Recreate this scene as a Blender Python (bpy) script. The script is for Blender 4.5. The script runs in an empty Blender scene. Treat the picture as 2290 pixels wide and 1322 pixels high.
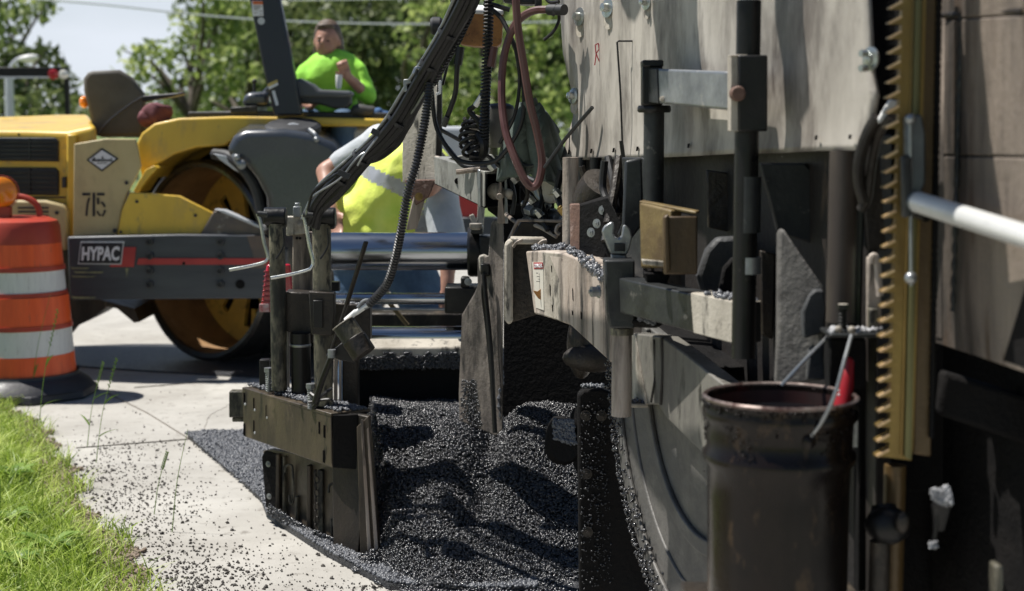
import bpy, bmesh, math, random
import numpy as np
from mathutils import Vector, Matrix, noise as mnoise

random.seed(7)
rng = np.random.default_rng(11)
SC = bpy.context.scene
R = math.radians
V = Vector

# ------------------------------------------------------------------ camera, sky, sun, exposure
CAMZ, FPX = 1.55, 3480.0
PITCH = math.atan(381 / FPX)
cam = bpy.data.cameras.new('camera')
camo = bpy.data.objects.new('camera', cam)
SC.collection.objects.link(camo)
camo.location = (0, 0, CAMZ)
camo.rotation_euler = (math.pi / 2 - PITCH, 0, 0)
cam.sensor_width = 36
cam.lens = 36 * FPX / 2290
cam.clip_start, cam.clip_end = 0.05, 900
cam.dof.use_dof = True
cam.dof.focus_distance = 4.85
cam.dof.aperture_fstop = 3.3
SC.camera = camo

SUNL = V((0.44, -0.10, -0.89)).normalized()      # the way the sunlight travels
world = bpy.data.worlds.new("World")
SC.world = world
world.use_nodes = True
wn = world.node_tree
bgn = wn.nodes['Background']
sky = wn.nodes.new('ShaderNodeTexSky')
sky.sky_type = 'NISHITA'
sky.sun_disc = False
sky.sun_elevation = math.asin(-SUNL.z)
sky.sun_rotation = math.atan2(-SUNL.x, -SUNL.y)
sky.air_density = 1.0
sky.dust_density = 0.35
sky.ozone_density = 4.0
# thin bright cloud low in the sky beyond the road
wtc = wn.nodes.new('ShaderNodeTexCoord'); wsp = wn.nodes.new('ShaderNodeSeparateXYZ'); wn.links.new(wtc.outputs['Generated'], wsp.inputs[0])
wz = wn.nodes.new('ShaderNodeMapRange'); wz.inputs['From Min'].default_value = .34; wz.inputs['From Max'].default_value = .08; wn.links.new(wsp.outputs['Z'], wz.inputs['Value'])
wy = wn.nodes.new('ShaderNodeMapRange'); wy.inputs['From Min'].default_value = .55; wy.inputs['From Max'].default_value = .85; wn.links.new(wsp.outputs['Y'], wy.inputs['Value'])
wns = wn.nodes.new('ShaderNodeTexNoise'); wns.inputs['Scale'].default_value = 3.5; wns.inputs['Detail'].default_value = 5
wmp = wn.nodes.new('ShaderNodeMapping'); wmp.inputs['Scale'].default_value = (1, 1, 3); wn.links.new(wtc.outputs['Generated'], wmp.inputs[0]); wn.links.new(wmp.outputs[0], wns.inputs['Vector'])
wnr = wn.nodes.new('ShaderNodeMapRange'); wnr.inputs['From Min'].default_value = .3; wnr.inputs['From Max'].default_value = .6; wnr.inputs['To Min'].default_value = .6; wn.links.new(wns.outputs['Fac'], wnr.inputs['Value'])
wm1 = wn.nodes.new('ShaderNodeMath'); wm1.operation = 'MULTIPLY'; wn.links.new(wz.outputs[0], wm1.inputs[0]); wn.links.new(wy.outputs[0], wm1.inputs[1])
wm2 = wn.nodes.new('ShaderNodeMath'); wm2.operation = 'MULTIPLY'; wn.links.new(wm1.outputs[0], wm2.inputs[0]); wn.links.new(wnr.outputs[0], wm2.inputs[1])
wmx = wn.nodes.new('ShaderNodeMix'); wmx.data_type = 'RGBA'; wn.links.new(wm2.outputs[0], wmx.inputs['Factor']); wn.links.new(sky.outputs[0], wmx.inputs[6]); wmx.inputs[7].default_value = (11.2, 12.0, 13.2, 1)
wn.links.new(wmx.outputs[2], bgn.inputs[0])
bgn.inputs[1].default_value = 0.05
sl = bpy.data.lights.new('sun', 'SUN')
sl.energy = 5.0
sl.angle = R(0.55)
sl.color = (1, 0.96, 0.9)
so = bpy.data.objects.new('sun', sl)
so.rotation_euler = SUNL.to_track_quat('-Z', 'Y').to_euler()
so.location = (-5, 2, 9)
SC.collection.objects.link(so)
SC.view_settings.view_transform = 'Standard'
SC.view_settings.look = 'None'
SC.view_settings.gamma = 1
SC.view_settings.exposure = 0.5
SC.render.engine = 'CYCLES'
SC.cycles.use_denoising = True
SC.cycles.max_bounces = 6
SC.cycles.transparent_max_bounces = 8

# ------------------------------------------------------------------ helpers
_cp, _sp = math.cos(PITCH), math.sin(PITCH)
def W(px, py, y):
    """world point at depth y seen at pixel (px, py) of the 2290x1322 photograph"""
    u = (px - 1145) / FPX; v = -(py - 661) / FPX
    d = V((u, _cp + v * _sp, -_sp + v * _cp))
    d *= y / d.y
    return V((d.x, d.y, d.z + CAMZ))
def G(px, py, z=0.0):
    u = (px - 1145) / FPX; v = -(py - 661) / FPX
    d = V((u, _cp + v * _sp, -_sp + v * _cp))
    d *= (z - CAMZ) / d.z
    return V((d.x, d.y, z))
def spl(pts, n=8):
    """Catmull-Rom through the points"""
    P = [V(p) for p in pts]
    if len(P) < 3:
        return [P[0].lerp(P[1], i / n) for i in range(n + 1)]
    P = [P[0] * 2 - P[1]] + P + [P[-1] * 2 - P[-2]]
    out = []
    for i in range(1, len(P) - 2):
        a, b, c, d = P[i-1:i+3]
        for k in range(n):
            t = k / n
            out.append(0.5 * ((2*b) + (c-a)*t + (2*a-5*b+4*c-d)*t*t + (3*b-a-3*c+d)*t**3))
    out.append(P[-2].copy())
    return out
def wp(lst, n=8):
    return spl([W(*p) for p in lst], n)

ORIG = {}
class MB:
    def __init__(s): s.bm = bmesh.new()
    def face(s, vs):
        try: return s.bm.faces.new(vs)
        except ValueError: return None
    def loft(s, A, B, mi=0):
        a = [s.bm.verts.new(p) for p in A]; b = [s.bm.verts.new(p) for p in B]
        n = len(a); fs = [s.face(a), s.face(b[::-1])]
        for i in range(n):
            fs.append(s.face([a[i], b[i], b[(i+1) % n], a[(i+1) % n]]))
        for f in fs:
            if f: f.material_index = mi
        return s
    def plate(s, pts, t, mi=0):
        t = V(t)
        return s.loft([V(p) for p in pts], [V(p) + t for p in pts], mi)
    def pp(s, pix, y, t=0.02, d=(0, 1, 0), mi=0):
        """solid plate whose front outline runs through pixels; y one depth or (left, right) depths"""
        if isinstance(y, (tuple, list)):
            x0 = min(p[0] for p in pix); x1 = max(p[0] for p in pix)
            f = lambda p: y[0] + (y[1] - y[0]) * (p[0] - x0) / max(1e-6, x1 - x0)
        else:
            f = lambda p: p[2] if len(p) > 2 else y
        return s.plate([W(p[0], p[1], f(p)) for p in pix], V(d) * t, mi)
    def rect(s, x0, y0, x1, y1, y, t=0.02, d=(0, 1, 0), mi=0):
        return s.pp([(x0, y0), (x1, y0), (x1, y1), (x0, y1)], y, t, d, mi)
    def box(s, c, sz, rot=None, mi=0):
        M = Matrix.Translation(V(c)) @ (rot.to_4x4() if rot else Matrix()) @ Matrix.Diagonal((*sz, 1))
        r = bmesh.ops.create_cube(s.bm, size=1, matrix=M)
        for v in r['verts']:
            for f in v.link_faces: f.material_index = mi
        return s
    def bar(s, p, q, w, h, up=(0, 0, 1), mi=0):
        p, q = V(p), V(q); z = (q - p); L = z.length; z.normalize()
        x = V(up).cross(z)
        if x.length < 1e-4: x = V((1, 0, 0)).cross(z)
        x.normalize(); y = z.cross(x)
        rot = Matrix((x, y, z)).transposed()
        return s.box((p + q) / 2, (w, h, L), rot, mi)
    def tube(s, path, r, n=10, cap=True, mi=0):
        P = [V(p) for p in path]
        rr = r if isinstance(r, (list, tuple)) else [r] * len(P)
        rings = []; prev = None
        for i, p in enumerate(P):
            t = (P[min(i+1, len(P)-1)] - P[max(i-1, 0)])
            if t.length < 1e-7: t = V((0, 0, 1))
            t.normalize()
            if prev is None:
                x = t.orthogonal().normalized()
            else:
                x = prev - t * prev.dot(t)
                if x.length < 1e-5: x = t.orthogonal()
                x.normalize()
            prev = x; y = t.cross(x)
            rings.append([s.bm.verts.new(p + (x * math.cos(a) + y * math.sin(a)) * rr[i])
                          for a in [2 * math.pi * k / n for k in range(n)]])
        for A, B in zip(rings, rings[1:]):
            for k in range(n):
                f = s.face([A[k], A[(k+1) % n], B[(k+1) % n], B[k]])
                if f: f.material_index = mi
        if cap:
            for f in (s.face(rings[0][::-1]), s.face(rings[-1])):
                if f: f.material_index = mi
        return s
    def cyl(s, p, q, r, r2=None, n=20, mi=0):
        return s.tube([p, q], [r, r if r2 is None else r2], n, True, mi)
    def ell(s, c, r, rot=None, sub=2, mi=0):
        if not isinstance(r, (tuple, list)): r = (r, r, r)
        M = Matrix.Translation(V(c)) @ (rot.to_4x4() if rot else Matrix()) @ Matrix.Diagonal((*r, 1))
        o = bmesh.ops.create_icosphere(s.bm, subdivisions=sub, radius=1, matrix=M)
        for v in o['verts']:
            for f in v.link_faces: f.material_index = mi
        return s
    def lathe(s, prof, c, axis=(0, 0, 1), n=32, mi=0, caps=(False, False), sweep=1.0):
        """prof: list of (radius, height[, mi]) along the axis"""
        z = V(axis).normalized(); x = z.orthogonal().normalized(); y = z.cross(x); c = V(c)
        rings = []
        for p in prof:
            rings.append([s.bm.verts.new(c + z * p[1] + (x * math.cos(a) + y * math.sin(a)) * p[0])
                          for a in [2 * math.pi * k / n for k in range(n)]])
        for i, (A, B) in enumerate(zip(rings, rings[1:])):
            m = prof[i][2] if len(prof[i]) > 2 else mi
            for k in range(n):
                f = s.face([A[k], A[(k+1) % n], B[(k+1) % n], B[k]])
                if f: f.material_index = m
        if caps[0]: s.face(rings[0][::-1])
        if caps[1]: s.face(rings[-1])
        return s
    def helix(s, path, rad, pitch, r, n=6, seg=10):
        """coil of wire wound round a path"""
        P = [V(p) for p in path]; L = [0]
        for a, b in zip(P, P[1:]): L.append(L[-1] + (b - a).length)
        N = int(L[-1] / pitch * seg); out = []; j = 0
        for i in range(N + 1):
            d = L[-1] * i / N
            while j < len(P) - 2 and L[j+1] < d: j += 1
            t = (d - L[j]) / max(1e-9, L[j+1] - L[j]); c = P[j].lerp(P[j+1], t)
            z = (P[j+1] - P[j]).normalized()
            x = V((0, 1, 0)).cross(z).normalized(); y = z.cross(x); a = 2 * math.pi * i / seg
            out.append(c + (x * math.cos(a) + y * math.sin(a)) * rad)
        return s.tube(out, r, n)
    def ribbed(s, path, r, pitch, amp=0.25, n=12):
        P = [V(p) for p in path]; L = [0]
        for a, b in zip(P, P[1:]): L.append(L[-1] + (b - a).length)
        N = int(L[-1] / pitch) * 4; out = []; rr = []; j = 0
        for i in range(N + 1):
            d = L[-1] * i / N
            while j < len(P) - 2 and L[j+1] < d: j += 1
            t = (d - L[j]) / max(1e-9, L[j+1] - L[j]); out.append(P[j].lerp(P[j+1], t))
            rr.append(r * (1 if (i % 4) in (1, 2) else 1 - amp))
        return s.tube(out, rr, n)
    def jitter(s, amt, sc=8.0, seed=0.0):
        for v in s.bm.verts:
            n = mnoise.noise_vector(v.co * sc + V((seed, 0, 0)))
            v.co += n * amt
        return s
    def cut(s, n=1):
        bmesh.ops.subdivide_edges(s.bm, edges=s.bm.edges[:], cuts=n, use_grid_fill=True)
        return s

def props(o, label=None, cat=None, group=None, kind=None):
    if label: o['label'] = label
    if cat: o['category'] = cat
    if group: o['group'] = group
    if kind: o['kind'] = kind
    return o
def thing(name, label, cat, loc, group=None):
    o = bpy.data.objects.new(name, None); SC.collection.objects.link(o)
    o.location = loc; o.empty_display_size = 0.2; ORIG[o.name] = V(loc)
    return props(o, label, cat, group)
def put(mb, name, mats, parent=None, bevel=0, smooth=32, label=None, seg=2, fix=True, **kw):
    bm = mb.bm if isinstance(mb, MB) else mb
    if fix: bmesh.ops.recalc_face_normals(bm, faces=bm.faces[:])
    org = ORIG[parent.name] if parent else (kw.get('loc') or V((0, 0, 0)))
    org = V(org)
    for v in bm.verts: v.co -= org
    me = bpy.data.meshes.new(name); bm.to_mesh(me); bm.free()
    for m in (mats if isinstance(mats, (list, tuple)) else [mats]): me.materials.append(m)
    o = bpy.data.objects.new(name, me); SC.collection.objects.link(o)
    if parent: o.parent = parent
    else: o.location = org
    ORIG[o.name] = org
    if smooth:
        me.shade_smooth(); me.set_sharp_from_angle(angle=R(smooth))
    if bevel:
        b = o.modifiers.new('edge', 'BEVEL'); b.width = bevel; b.segments = seg
        b.limit_method = 'ANGLE'; b.angle_limit = R(40); b.harden_normals = False
    props(o, label, kw.get('cat'), kw.get('group'), kw.get('kind'))
    return o
def rawmesh(name, verts, faces, mats, parent=None, smooth=False, mi=None, **kw):
    """verts Nx3, faces MxK (all the same K) numpy"""
    org = ORIG[parent.name] if parent else V(kw.get('loc') or (0, 0, 0))
    verts = verts - np.array(org)
    me = bpy.data.meshes.new(name); K = faces.shape[1]
    me.vertices.add(len(verts)); me.vertices.foreach_set('co', verts.astype(np.float32).ravel())
    me.loops.add(faces.size); me.loops.foreach_set('vertex_index', faces.astype(np.int32).ravel())
    me.polygons.add(len(faces))
    me.polygons.foreach_set('loop_start', np.arange(0, faces.size, K, dtype=np.int32))
    me.polygons.foreach_set('loop_total', np.full(len(faces), K, dtype=np.int32))
    if smooth: me.polygons.foreach_set('use_smooth', np.ones(len(faces), dtype=bool))
    if mi is not None: me.polygons.foreach_set('material_index', mi.astype(np.int32))
    me.update(calc_edges=True); me.validate()
    for m in (mats if isinstance(mats, (list, tuple)) else [mats]): me.materials.append(m)
    o = bpy.data.objects.new(name, me); SC.collection.objects.link(o)
    if parent: o.parent = parent
    else: o.location = org
    ORIG[o.name] = V(org)
    return props(o, kw.get('label'), kw.get('cat'), kw.get('group'), kw.get('kind'))
def rand_rot(n):
    q = rng.normal(size=(n, 4)); q /= np.linalg.norm(q, axis=1)[:, None]
    w, x, y, z = q.T
    return np.stack([1-2*(y*y+z*z), 2*(x*y-z*w), 2*(x*z+y*w), 2*(x*y+z*w), 1-2*(x*x+z*z), 2*(y*z-x*w),
                     2*(x*z-y*w), 2*(y*z+x*w), 1-2*(x*x+y*y)], 1).reshape(n, 3, 3)
_b = bmesh.new(); bmesh.ops.create_icosphere(_b, subdivisions=1, radius=1)
_b.verts.ensure_lookup_table()
ICO_V = np.array([v.co[:] for v in _b.verts]); ICO_F = np.array([[v.index for v in f.verts] for f in _b.faces]); _b.free()
OCT_V = np.array([(1,0,0),(-1,0,0),(0,1,0),(0,-1,0),(0,0,1),(0,0,-1)], float)
OCT_F = np.array([(0,2,4),(2,1,4),(1,3,4),(3,0,4),(2,0,5),(1,2,5),(3,1,5),(0,3,5)])
def stones(pos, size, base='ico', squash=0.6):
    bv, bf = (ICO_V, ICO_F) if base == 'ico' else (OCT_V, OCT_F)
    n = len(pos); Rm = rand_rot(n)
    sc = size[:, None] * (squash + (1.15 - squash) * rng.random((n, 3)))
    v = bv[None] * (1 + 0.25 * rng.normal(size=(n, len(bv), 1)))
    v = v * sc[:, None, :]
    v = np.einsum('nij,nkj->nki', Rm, v) + pos[:, None, :]
    f = bf[None] + (np.arange(n) * len(bv))[:, None, None]
    return v.reshape(-1, 3), f.reshape(-1, 3)
def text(s, corners, name, mat, parent, depth=0.003, bold=0.0):
    """lettering laid on the quad corners (top-left, top-right, bottom-right, bottom-left)"""
    cu = bpy.data.curves.new(name, 'FONT'); cu.body = s; cu.extrude = 0.5; cu.offset = bold
    cu.resolution_u = 3
    o = bpy.data.objects.new(name, cu); SC.collection.objects.link(o)
    dg = bpy.context.evaluated_depsgraph_get(); dg.update()
    me = bpy.data.meshes.new_from_object(o.evaluated_get(dg))
    bpy.data.objects.remove(o)
    vs = [v.co.copy() for v in me.vertices]
    x0 = min(v.x for v in vs); x1 = max(v.x for v in vs); y0 = min(v.y for v in vs); y1 = max(v.y for v in vs)
    tl, tr, br, bl = [V(c) for c in corners]
    nrm = (tr - tl).cross(tl - bl).normalized()
    org = ORIG[parent.name]
    for v, c in zip(me.vertices, vs):
        u = (c.x - x0) / (x1 - x0); w = (c.y - y0) / (y1 - y0)
        p = (bl.lerp(br, u)).lerp(tl.lerp(tr, u), w)
        v.co = p + nrm * (depth if c.z > 0 else -depth) - org
    me.materials.clear(); me.materials.append(mat); me.update()
    t = bpy.data.objects.new(name, me); SC.collection.objects.link(t); t.parent = parent; ORIG[t.name] = org
    return t
def flesh(segs, voxel, smooth_it=6, balls=()):
    """one continuous surface grown over tapered limbs"""
    m = MB()
    for (p, q, a, b) in segs:
        p, q = V(p), V(q); m.cyl(p, q, a, b, 14); m.ell(p, a, sub=2); m.ell(q, b, sub=2)
    for (c, r, *rot) in balls: m.ell(c, r, rot[0] if rot else None, sub=3)
    me = bpy.data.meshes.new('flesh'); m.bm.to_mesh(me); m.bm.free()
    o = bpy.data.objects.new('flesh', me); SC.collection.objects.link(o)
    rm = o.modifiers.new('r', 'REMESH'); rm.mode = 'VOXEL'; rm.voxel_size = voxel
    sm = o.modifiers.new('s', 'SMOOTH'); sm.iterations = smooth_it; sm.factor = 0.5
    dg = bpy.context.evaluated_depsgraph_get(); dg.update()
    b = bmesh.new(); b.from_mesh(bpy.data.meshes.new_from_object(o.evaluated_get(dg)))
    bpy.data.objects.remove(o)
    return b

# ------------------------------------------------------------------ materials
def mat(name, c1, c2=None, rough=0.6, metal=0.0, ns=5.0, c3=None, spot=0.62, ss=30.0, bump=0.0, bs=60.0,
        streak=(1, 1, 1), contrast=0.5, rvar=0.15, coat=0.0, spotsoft=0.06, sheen=0, detail=6, c4=None, spot4=.6, s4=3, spec=.5):
    m = bpy.data.materials.new(name); m.use_nodes = True
    nt = m.node_tree; N = nt.nodes; L = nt.links; b = N['Principled BSDF']
    b.inputs['Roughness'].default_value = rough; b.inputs['Metallic'].default_value = metal
    b.inputs['Specular IOR Level'].default_value = spec
    if coat: b.inputs['Coat Weight'].default_value = coat
    tc = N.new('ShaderNodeTexCoord'); mp = N.new('ShaderNodeMapping'); mp.inputs['Scale'].default_value = streak
    L.new(tc.outputs['Object'], mp.inputs[0])
    def noi(scale, src, det=detail):
        n = N.new('ShaderNodeTexNoise'); n.inputs['Scale'].default_value = scale
        n.inputs['Detail'].default_value = det; n.inputs['Roughness'].default_value = 0.65
        L.new(src, n.inputs['Vector']); return n.outputs['Fac']
    def rmp(src, a, bb):
        r = N.new('ShaderNodeMapRange'); r.inputs['From Min'].default_value = a; r.inputs['From Max'].default_value = bb
        L.new(src, r.inputs['Value']); return r.outputs['Result']
    def mix(f, A, B):
        x = N.new('ShaderNodeMix'); x.data_type = 'RGBA'
        if f is not None: L.new(f, x.inputs['Factor'])
        for s, i in ((A, 6), (B, 7)):
            if isinstance(s, tuple): x.inputs[i].default_value = (*s, 1)
            else: L.new(s, x.inputs[i])
        return x.outputs[2]
    col = c1
    if c2:
        f = noi(ns, mp.outputs[0])
        col = mix(rmp(f, 0.5 - contrast * 0.32, 0.5 + contrast * 0.32), c1, c2)
        if rvar:
            rr = N.new('ShaderNodeMapRange'); rr.inputs['To Min'].default_value = max(0.03, rough - rvar)
            rr.inputs['To Max'].default_value = min(1, rough + rvar); L.new(f, rr.inputs['Value'])
            rr.inputs['From Min'].default_value = .3; rr.inputs['From Max'].default_value = .7
            L.new(rr.outputs[0], b.inputs['Roughness'])
    if c4:
        f = noi(s4, mp.outputs[0]); col = mix(rmp(f, spot4 - .07, spot4 + .07), col, c4)
    if c3:
        f = noi(ss, mp.outputs[0]); col = mix(rmp(f, spot - spotsoft, spot + spotsoft), col, c3)
    if isinstance(col, tuple): b.inputs['Base Color'].default_value = (*col, 1)
    else: L.new(col, b.inputs['Base Color'])
    if bump:
        f = noi(bs, tc.outputs['Object'], 3); bp = N.new('ShaderNodeBump')
        bp.inputs['Strength'].default_value = min(1, bump); bp.inputs['Distance'].default_value = 0.01 * max(1, bump)
        L.new(f, bp.inputs['Height']); L.new(bp.outputs[0], b.inputs['Normal'])
    return m
def leafmat(name, a, b2, c, ns=1.2, trans=0.35, rough=0.5):
    m = bpy.data.materials.new(name); m.use_nodes = True; nt = m.node_tree; N = nt.nodes; L = nt.links
    b = N['Principled BSDF']; b.inputs['Roughness'].default_value = rough
    tc = N.new('ShaderNodeTexCoord'); geo = N.new('ShaderNodeNewGeometry')
    n = N.new('ShaderNodeTexNoise'); n.inputs['Scale'].default_value = ns; n.inputs['Detail'].default_value = 4
    L.new(tc.outputs['Object'], n.inputs['Vector'])
    ad = N.new('ShaderNodeMath'); ad.operation = 'MULTIPLY_ADD'; ad.inputs[1].default_value = 0.45
    L.new(geo.outputs['Random Per Island'], ad.inputs[0]); L.new(n.outputs['Fac'], ad.inputs[2])
    r = N.new('ShaderNodeValToRGB'); e = r.color_ramp.elements
    e[0].position = 0.45; e[0].color = (*a, 1); e[1].position = 0.98; e[1].color = (*c, 1)
    x = e.new(0.72); x.color = (*b2, 1)
    L.new(ad.outputs[0], r.inputs[0]); L.new(r.outputs[0], b.inputs['Base Color'])
    t = N.new('ShaderNodeBsdfTranslucent'); L.new(r.outputs[0], t.inputs[0])
    mx = N.new('ShaderNodeMixShader'); mx.inputs[0].default_value = trans
    L.new(b.outputs[0], mx.inputs[1]); L.new(t.outputs[0], mx.inputs[2])
    L.new(mx.outputs[0], N['Material Output'].inputs[0]); return m

M = {}
BLK = (.012, .012, .013)
M['flap'] = mat('rubber_apron', (.50, .465, .41), (.25, .228, .197), .45, ns=2.8, streak=(1, 1, .38), c4=(.075, .06, .05), spot4=.555, s4=3.4, c3=(.13, .115, .10), spot=.62, ss=11, spotsoft=.14, bump=.10, bs=30)
M['beige'] = mat('worn_beige_paint', (.50, .46, .39), (.29, .26, .21), .55, ns=6, streak=(1, 1, .3), c4=(.12, .10, .08), spot4=.60, s4=7, c3=(.03, .027, .024), spot=.61, ss=26, bump=.25, bs=70)
M['arm'] = mat('stained_arm_paint', (.48, .42, .36), (.26, .20, .155), .6, ns=9, streak=(1, 1, .14), c4=(.06, .05, .042), spot4=.55, s4=8, c3=(.012, .011, .011), spot=.61, ss=22, bump=.2, bs=70)
M['greyp'] = mat('grey_green_paint', (.33, .33, .30), (.17, .17, .155), .5, ns=6, c3=(.03, .027, .025), spot=.62, ss=26, bump=.12, bs=60, streak=(1, 1, .4), c4=(.09, .085, .075), spot4=.58, s4=7)
M['grime'] = mat('greasy_brown_steel', (.042, .032, .023), (.012, .010, .008), .5, .2, ns=5, streak=(1, 1, .3), c3=(.012, .011, .01), spot=.6, ss=22, bump=.4, bs=50, c4=(.12, .095, .065), spot4=.66, s4=7)
M['gatep'] = mat('oily_gate_steel', (.10, .078, .054), (.035, .027, .019), .42, .2, ns=4, streak=(1, 1, .3), c3=(.014, .013, .012), spot=.62, ss=24, bump=.12, bs=60, c4=(.20, .155, .10), spot4=.62, s4=6)
M['postp'] = mat('spattered_post_paint', (.24, .215, .15), (.10, .09, .062), .5, .1, ns=8, streak=(1, 1, .35), c3=(.012, .012, .010), spot=.545, ss=40, bump=.3, bs=90, c4=(.02, .02, .016), spot4=.54, s4=7)
M['black'] = mat('black_painted_steel', (.006, .006, .0065), (.012, .0115, .011), .38, .1, ns=8, bump=.12, bs=60, c3=(.05, .045, .04), spot=.70, ss=30, spec=.35)
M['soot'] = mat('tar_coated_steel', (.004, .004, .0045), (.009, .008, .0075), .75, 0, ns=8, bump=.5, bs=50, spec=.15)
M['galv'] = mat('galvanised_steel', (.36, .375, .38), (.2, .21, .215), .42, .75, ns=10, c3=(.5, .48, .45), spot=.66, ss=18, bump=.12, bs=60)
M['slate'] = mat('slate_grey_steel', (.034, .037, .037), (.014, .015, .016), .45, .2, ns=9, c3=(.16, .15, .135), spot=.68, ss=30, bump=.12, bs=60, c4=(.012, .012, .012), spot4=.6, s4=8)
M['chrome'] = mat('chromed_cylinder', (.50, .52, .55), (.38, .40, .43), .16, 1.0, ns=5, rvar=.08, c3=(.18, .16, .14), spot=.66, ss=12, streak=(.3, 1, 1))
M['rod'] = mat('zinc_rod', (.55, .57, .56), (.35, .37, .34), .3, .85, ns=14)
M['rust'] = mat('rusty_steel', (.16, .09, .065), (.085, .05, .04), .75, .1, ns=12, bump=.4, c3=(.3, .22, .19), spot=.64, ss=30)
M['hose'] = mat('black_rubber_hose', (.008, .008, .009), (.018, .018, .019), .42, 0, ns=20, spec=.35)
M['redhose'] = mat('maroon_rubber_hose', (.075, .028, .026), (.11, .05, .045), .42, 0, ns=14)
M['brass'] = mat('yellow_zinc_rack', (.30, .21, .07), (.16, .10, .035), .42, .65, ns=6, streak=(1, 1, .15), bump=.15, c3=(.06, .04, .02), spot=.68, ss=14)
M['brown'] = mat('oil_brown_strip', (.13, .08, .03), (.05, .032, .016), .45, .2, ns=6, streak=(1, 1, .12), bump=.2)
M['hull'] = mat('weathered_hull_paint', (.27, .222, .18), (.07, .056, .045), .5, .0, ns=4.2, streak=(1, 1, .16), c4=(.025, .021, .018), spot4=.57, s4=5.5, c3=(.07, .045, .028), spot=.60, ss=13, bump=.3, bs=50)
M['gold'] = mat('yellowed_bracket_paint', (.21, .155, .06), (.12, .08, .03), .5, 0, ns=9, c4=(.08, .05, .02), spot4=.56, s4=7, bump=.2)
M['ctl'] = mat('orange_brown_box_paint', (.42, .20, .06), (.22, .10, .035), .6, 0, ns=14, c3=(.06, .035, .02), spot=.62, ss=50, bump=.2)
M['white'] = mat('white_paint', (.78, .78, .76), (.66, .66, .64), .45, 0, ns=6)
M['tube'] = mat('white_pole_paint', (.62, .62, .60), (.5, .5, .48), .35, .1, ns=4, c3=(.3, .3, .28), spot=.7, ss=30)
M['jacket'] = mat('dark_green_cloth', (.085, .11, .095), (.05, .068, .06), .85, 0, ns=10, bump=.3, bs=120)
M['cup'] = mat('grey_plastic', (.19, .185, .165), (.11, .105, .095), .5, 0, ns=8)
M['tyre'] = mat('dusty_tyre_rubber', (.045, .047, .048), (.024, .025, .027), .7, 0, ns=6, bump=.3, bs=60, c3=(.10, .095, .085), spot=.66, ss=20)
M['rim'] = mat('dusty_rim', (.17, .16, .14), (.08, .075, .065), .6, .1, ns=9, c3=(.03, .028, .026), spot=.6, ss=20, bump=.3)
M['pail'] = mat('tarry_pail', (.011, .007, .005), (.004, .003, .003), .3, .1, ns=7, streak=(1, 1, .5), c3=(.05, .032, .018), spot=.62, ss=20, spotsoft=.05, spec=.3, bump=.1, bs=25)
M['tar'] = mat('liquid_tar', (.006, .006, .007), None, .12)
M['pailrim'] = mat('worn_pail_rim', (.07, .035, .03), (.25, .21, .19), .35, .6, ns=25)
M['red'] = mat('red_plastic', (.33, .012, .016), (.24, .01, .014), .35, 0, ns=6)
M['yel'] = mat('roller_yellow', (.76, .50, .055), (.58, .37, .05), .42, 0, ns=2.2, coat=.25, c3=(.33, .22, .08), spot=.66, ss=14, rvar=.12, c4=(.50, .33, .08), spot4=.6, s4=5, streak=(1, 1, .5))
M['tan'] = mat('tan_panel_paint', (.56, .46, .24), (.46, .37, .18), .5, 0, ns=3, c3=(.33, .26, .14), spot=.66, ss=16, c4=(.42, .34, .18), spot4=.58, s4=6, streak=(1, 1, .4))  # tan paint, less saturated than the roller yellow
M['char'] = mat('charcoal_frame_paint', (.055, .062, .075), (.04, .044, .052), .45, .1, ns=4, c3=(.30, .29, .16), spot=.74, ss=8, streak=(.35, 1, 2.5), bump=.08)
M['drumin'] = mat('rusty_drum_inside', (.38, .22, .10), (.2, .12, .06), .6, 0, ns=4, c3=(.34, .22, .12), spot=.66, ss=10)
M['drumy'] = mat('drum_web_yellow', (.80, .52, .10), (.60, .38, .09), .55, 0, ns=5, c3=(.16, .10, .04), spot=.63, ss=9)
M['drums'] = mat('worn_drum_steel', (.13, .12, .11), (.06, .055, .05), .35, .8, ns=5, streak=(1, 1, 1))
M['tank'] = mat('grey_tank_plastic', (.055, .062, .074), (.038, .043, .052), .3, 0, ns=3, coat=.6)
M['seat'] = mat('grey_seat_cover', (.115, .105, .088), (.085, .078, .066), .7, 0, ns=4, bump=.15)
M['dark'] = mat('matt_black_plastic', (.018, .019, .022), (.03, .031, .034), .55, 0, ns=6)
M['navy'] = mat('blue_black_post_paint', (.014, .018, .028), (.022, .026, .038), .4, 0, ns=4)
M['lgrey'] = mat('silver_grey_paint', (.55, .57, .60), (.46, .48, .51), .4, .1, ns=3)
M['decal'] = mat('decal_white', (.70, .70, .73), None, .45)
M['ink'] = mat('decal_black', (.012, .012, .018), None, .5)
M['redp'] = mat('red_stripe_paint', (.42, .035, .035), (.33, .03, .03), .45, 0, ns=8)
M['orange'] = mat('orange_drum_plastic', (.84, .12, .024), (.68, .08, .018), .42, 0, ns=3, streak=(6, 6, .4), c3=(.36, .09, .05), spot=.66, ss=16, rvar=.08)
M['dred'] = mat('dark_orange_band', (.42, .045, .022), (.33, .04, .02), .45, 0, ns=4, rvar=.08)
M['refl'] = mat('reflective_sheeting', (.70, .70, .69), (.60, .60, .60), .4, 0, ns=3, streak=(6, 6, .5), c3=(.34, .33, .31), spot=.64, ss=22)
M['rbase'] = mat('black_rubber_base', (.018, .019, .024), (.035, .035, .04), .5, 0, ns=8, bump=.2)
M['skin'] = mat('skin', (.44, .24, .17), (.34, .17, .12), .5, 0, ns=12)
M['hair'] = mat('brown_blond_hair', (.05, .034, .024), (.15, .10, .06), .5, 0, ns=40, streak=(1, 1, .1), bump=.4, bs=150)
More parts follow.
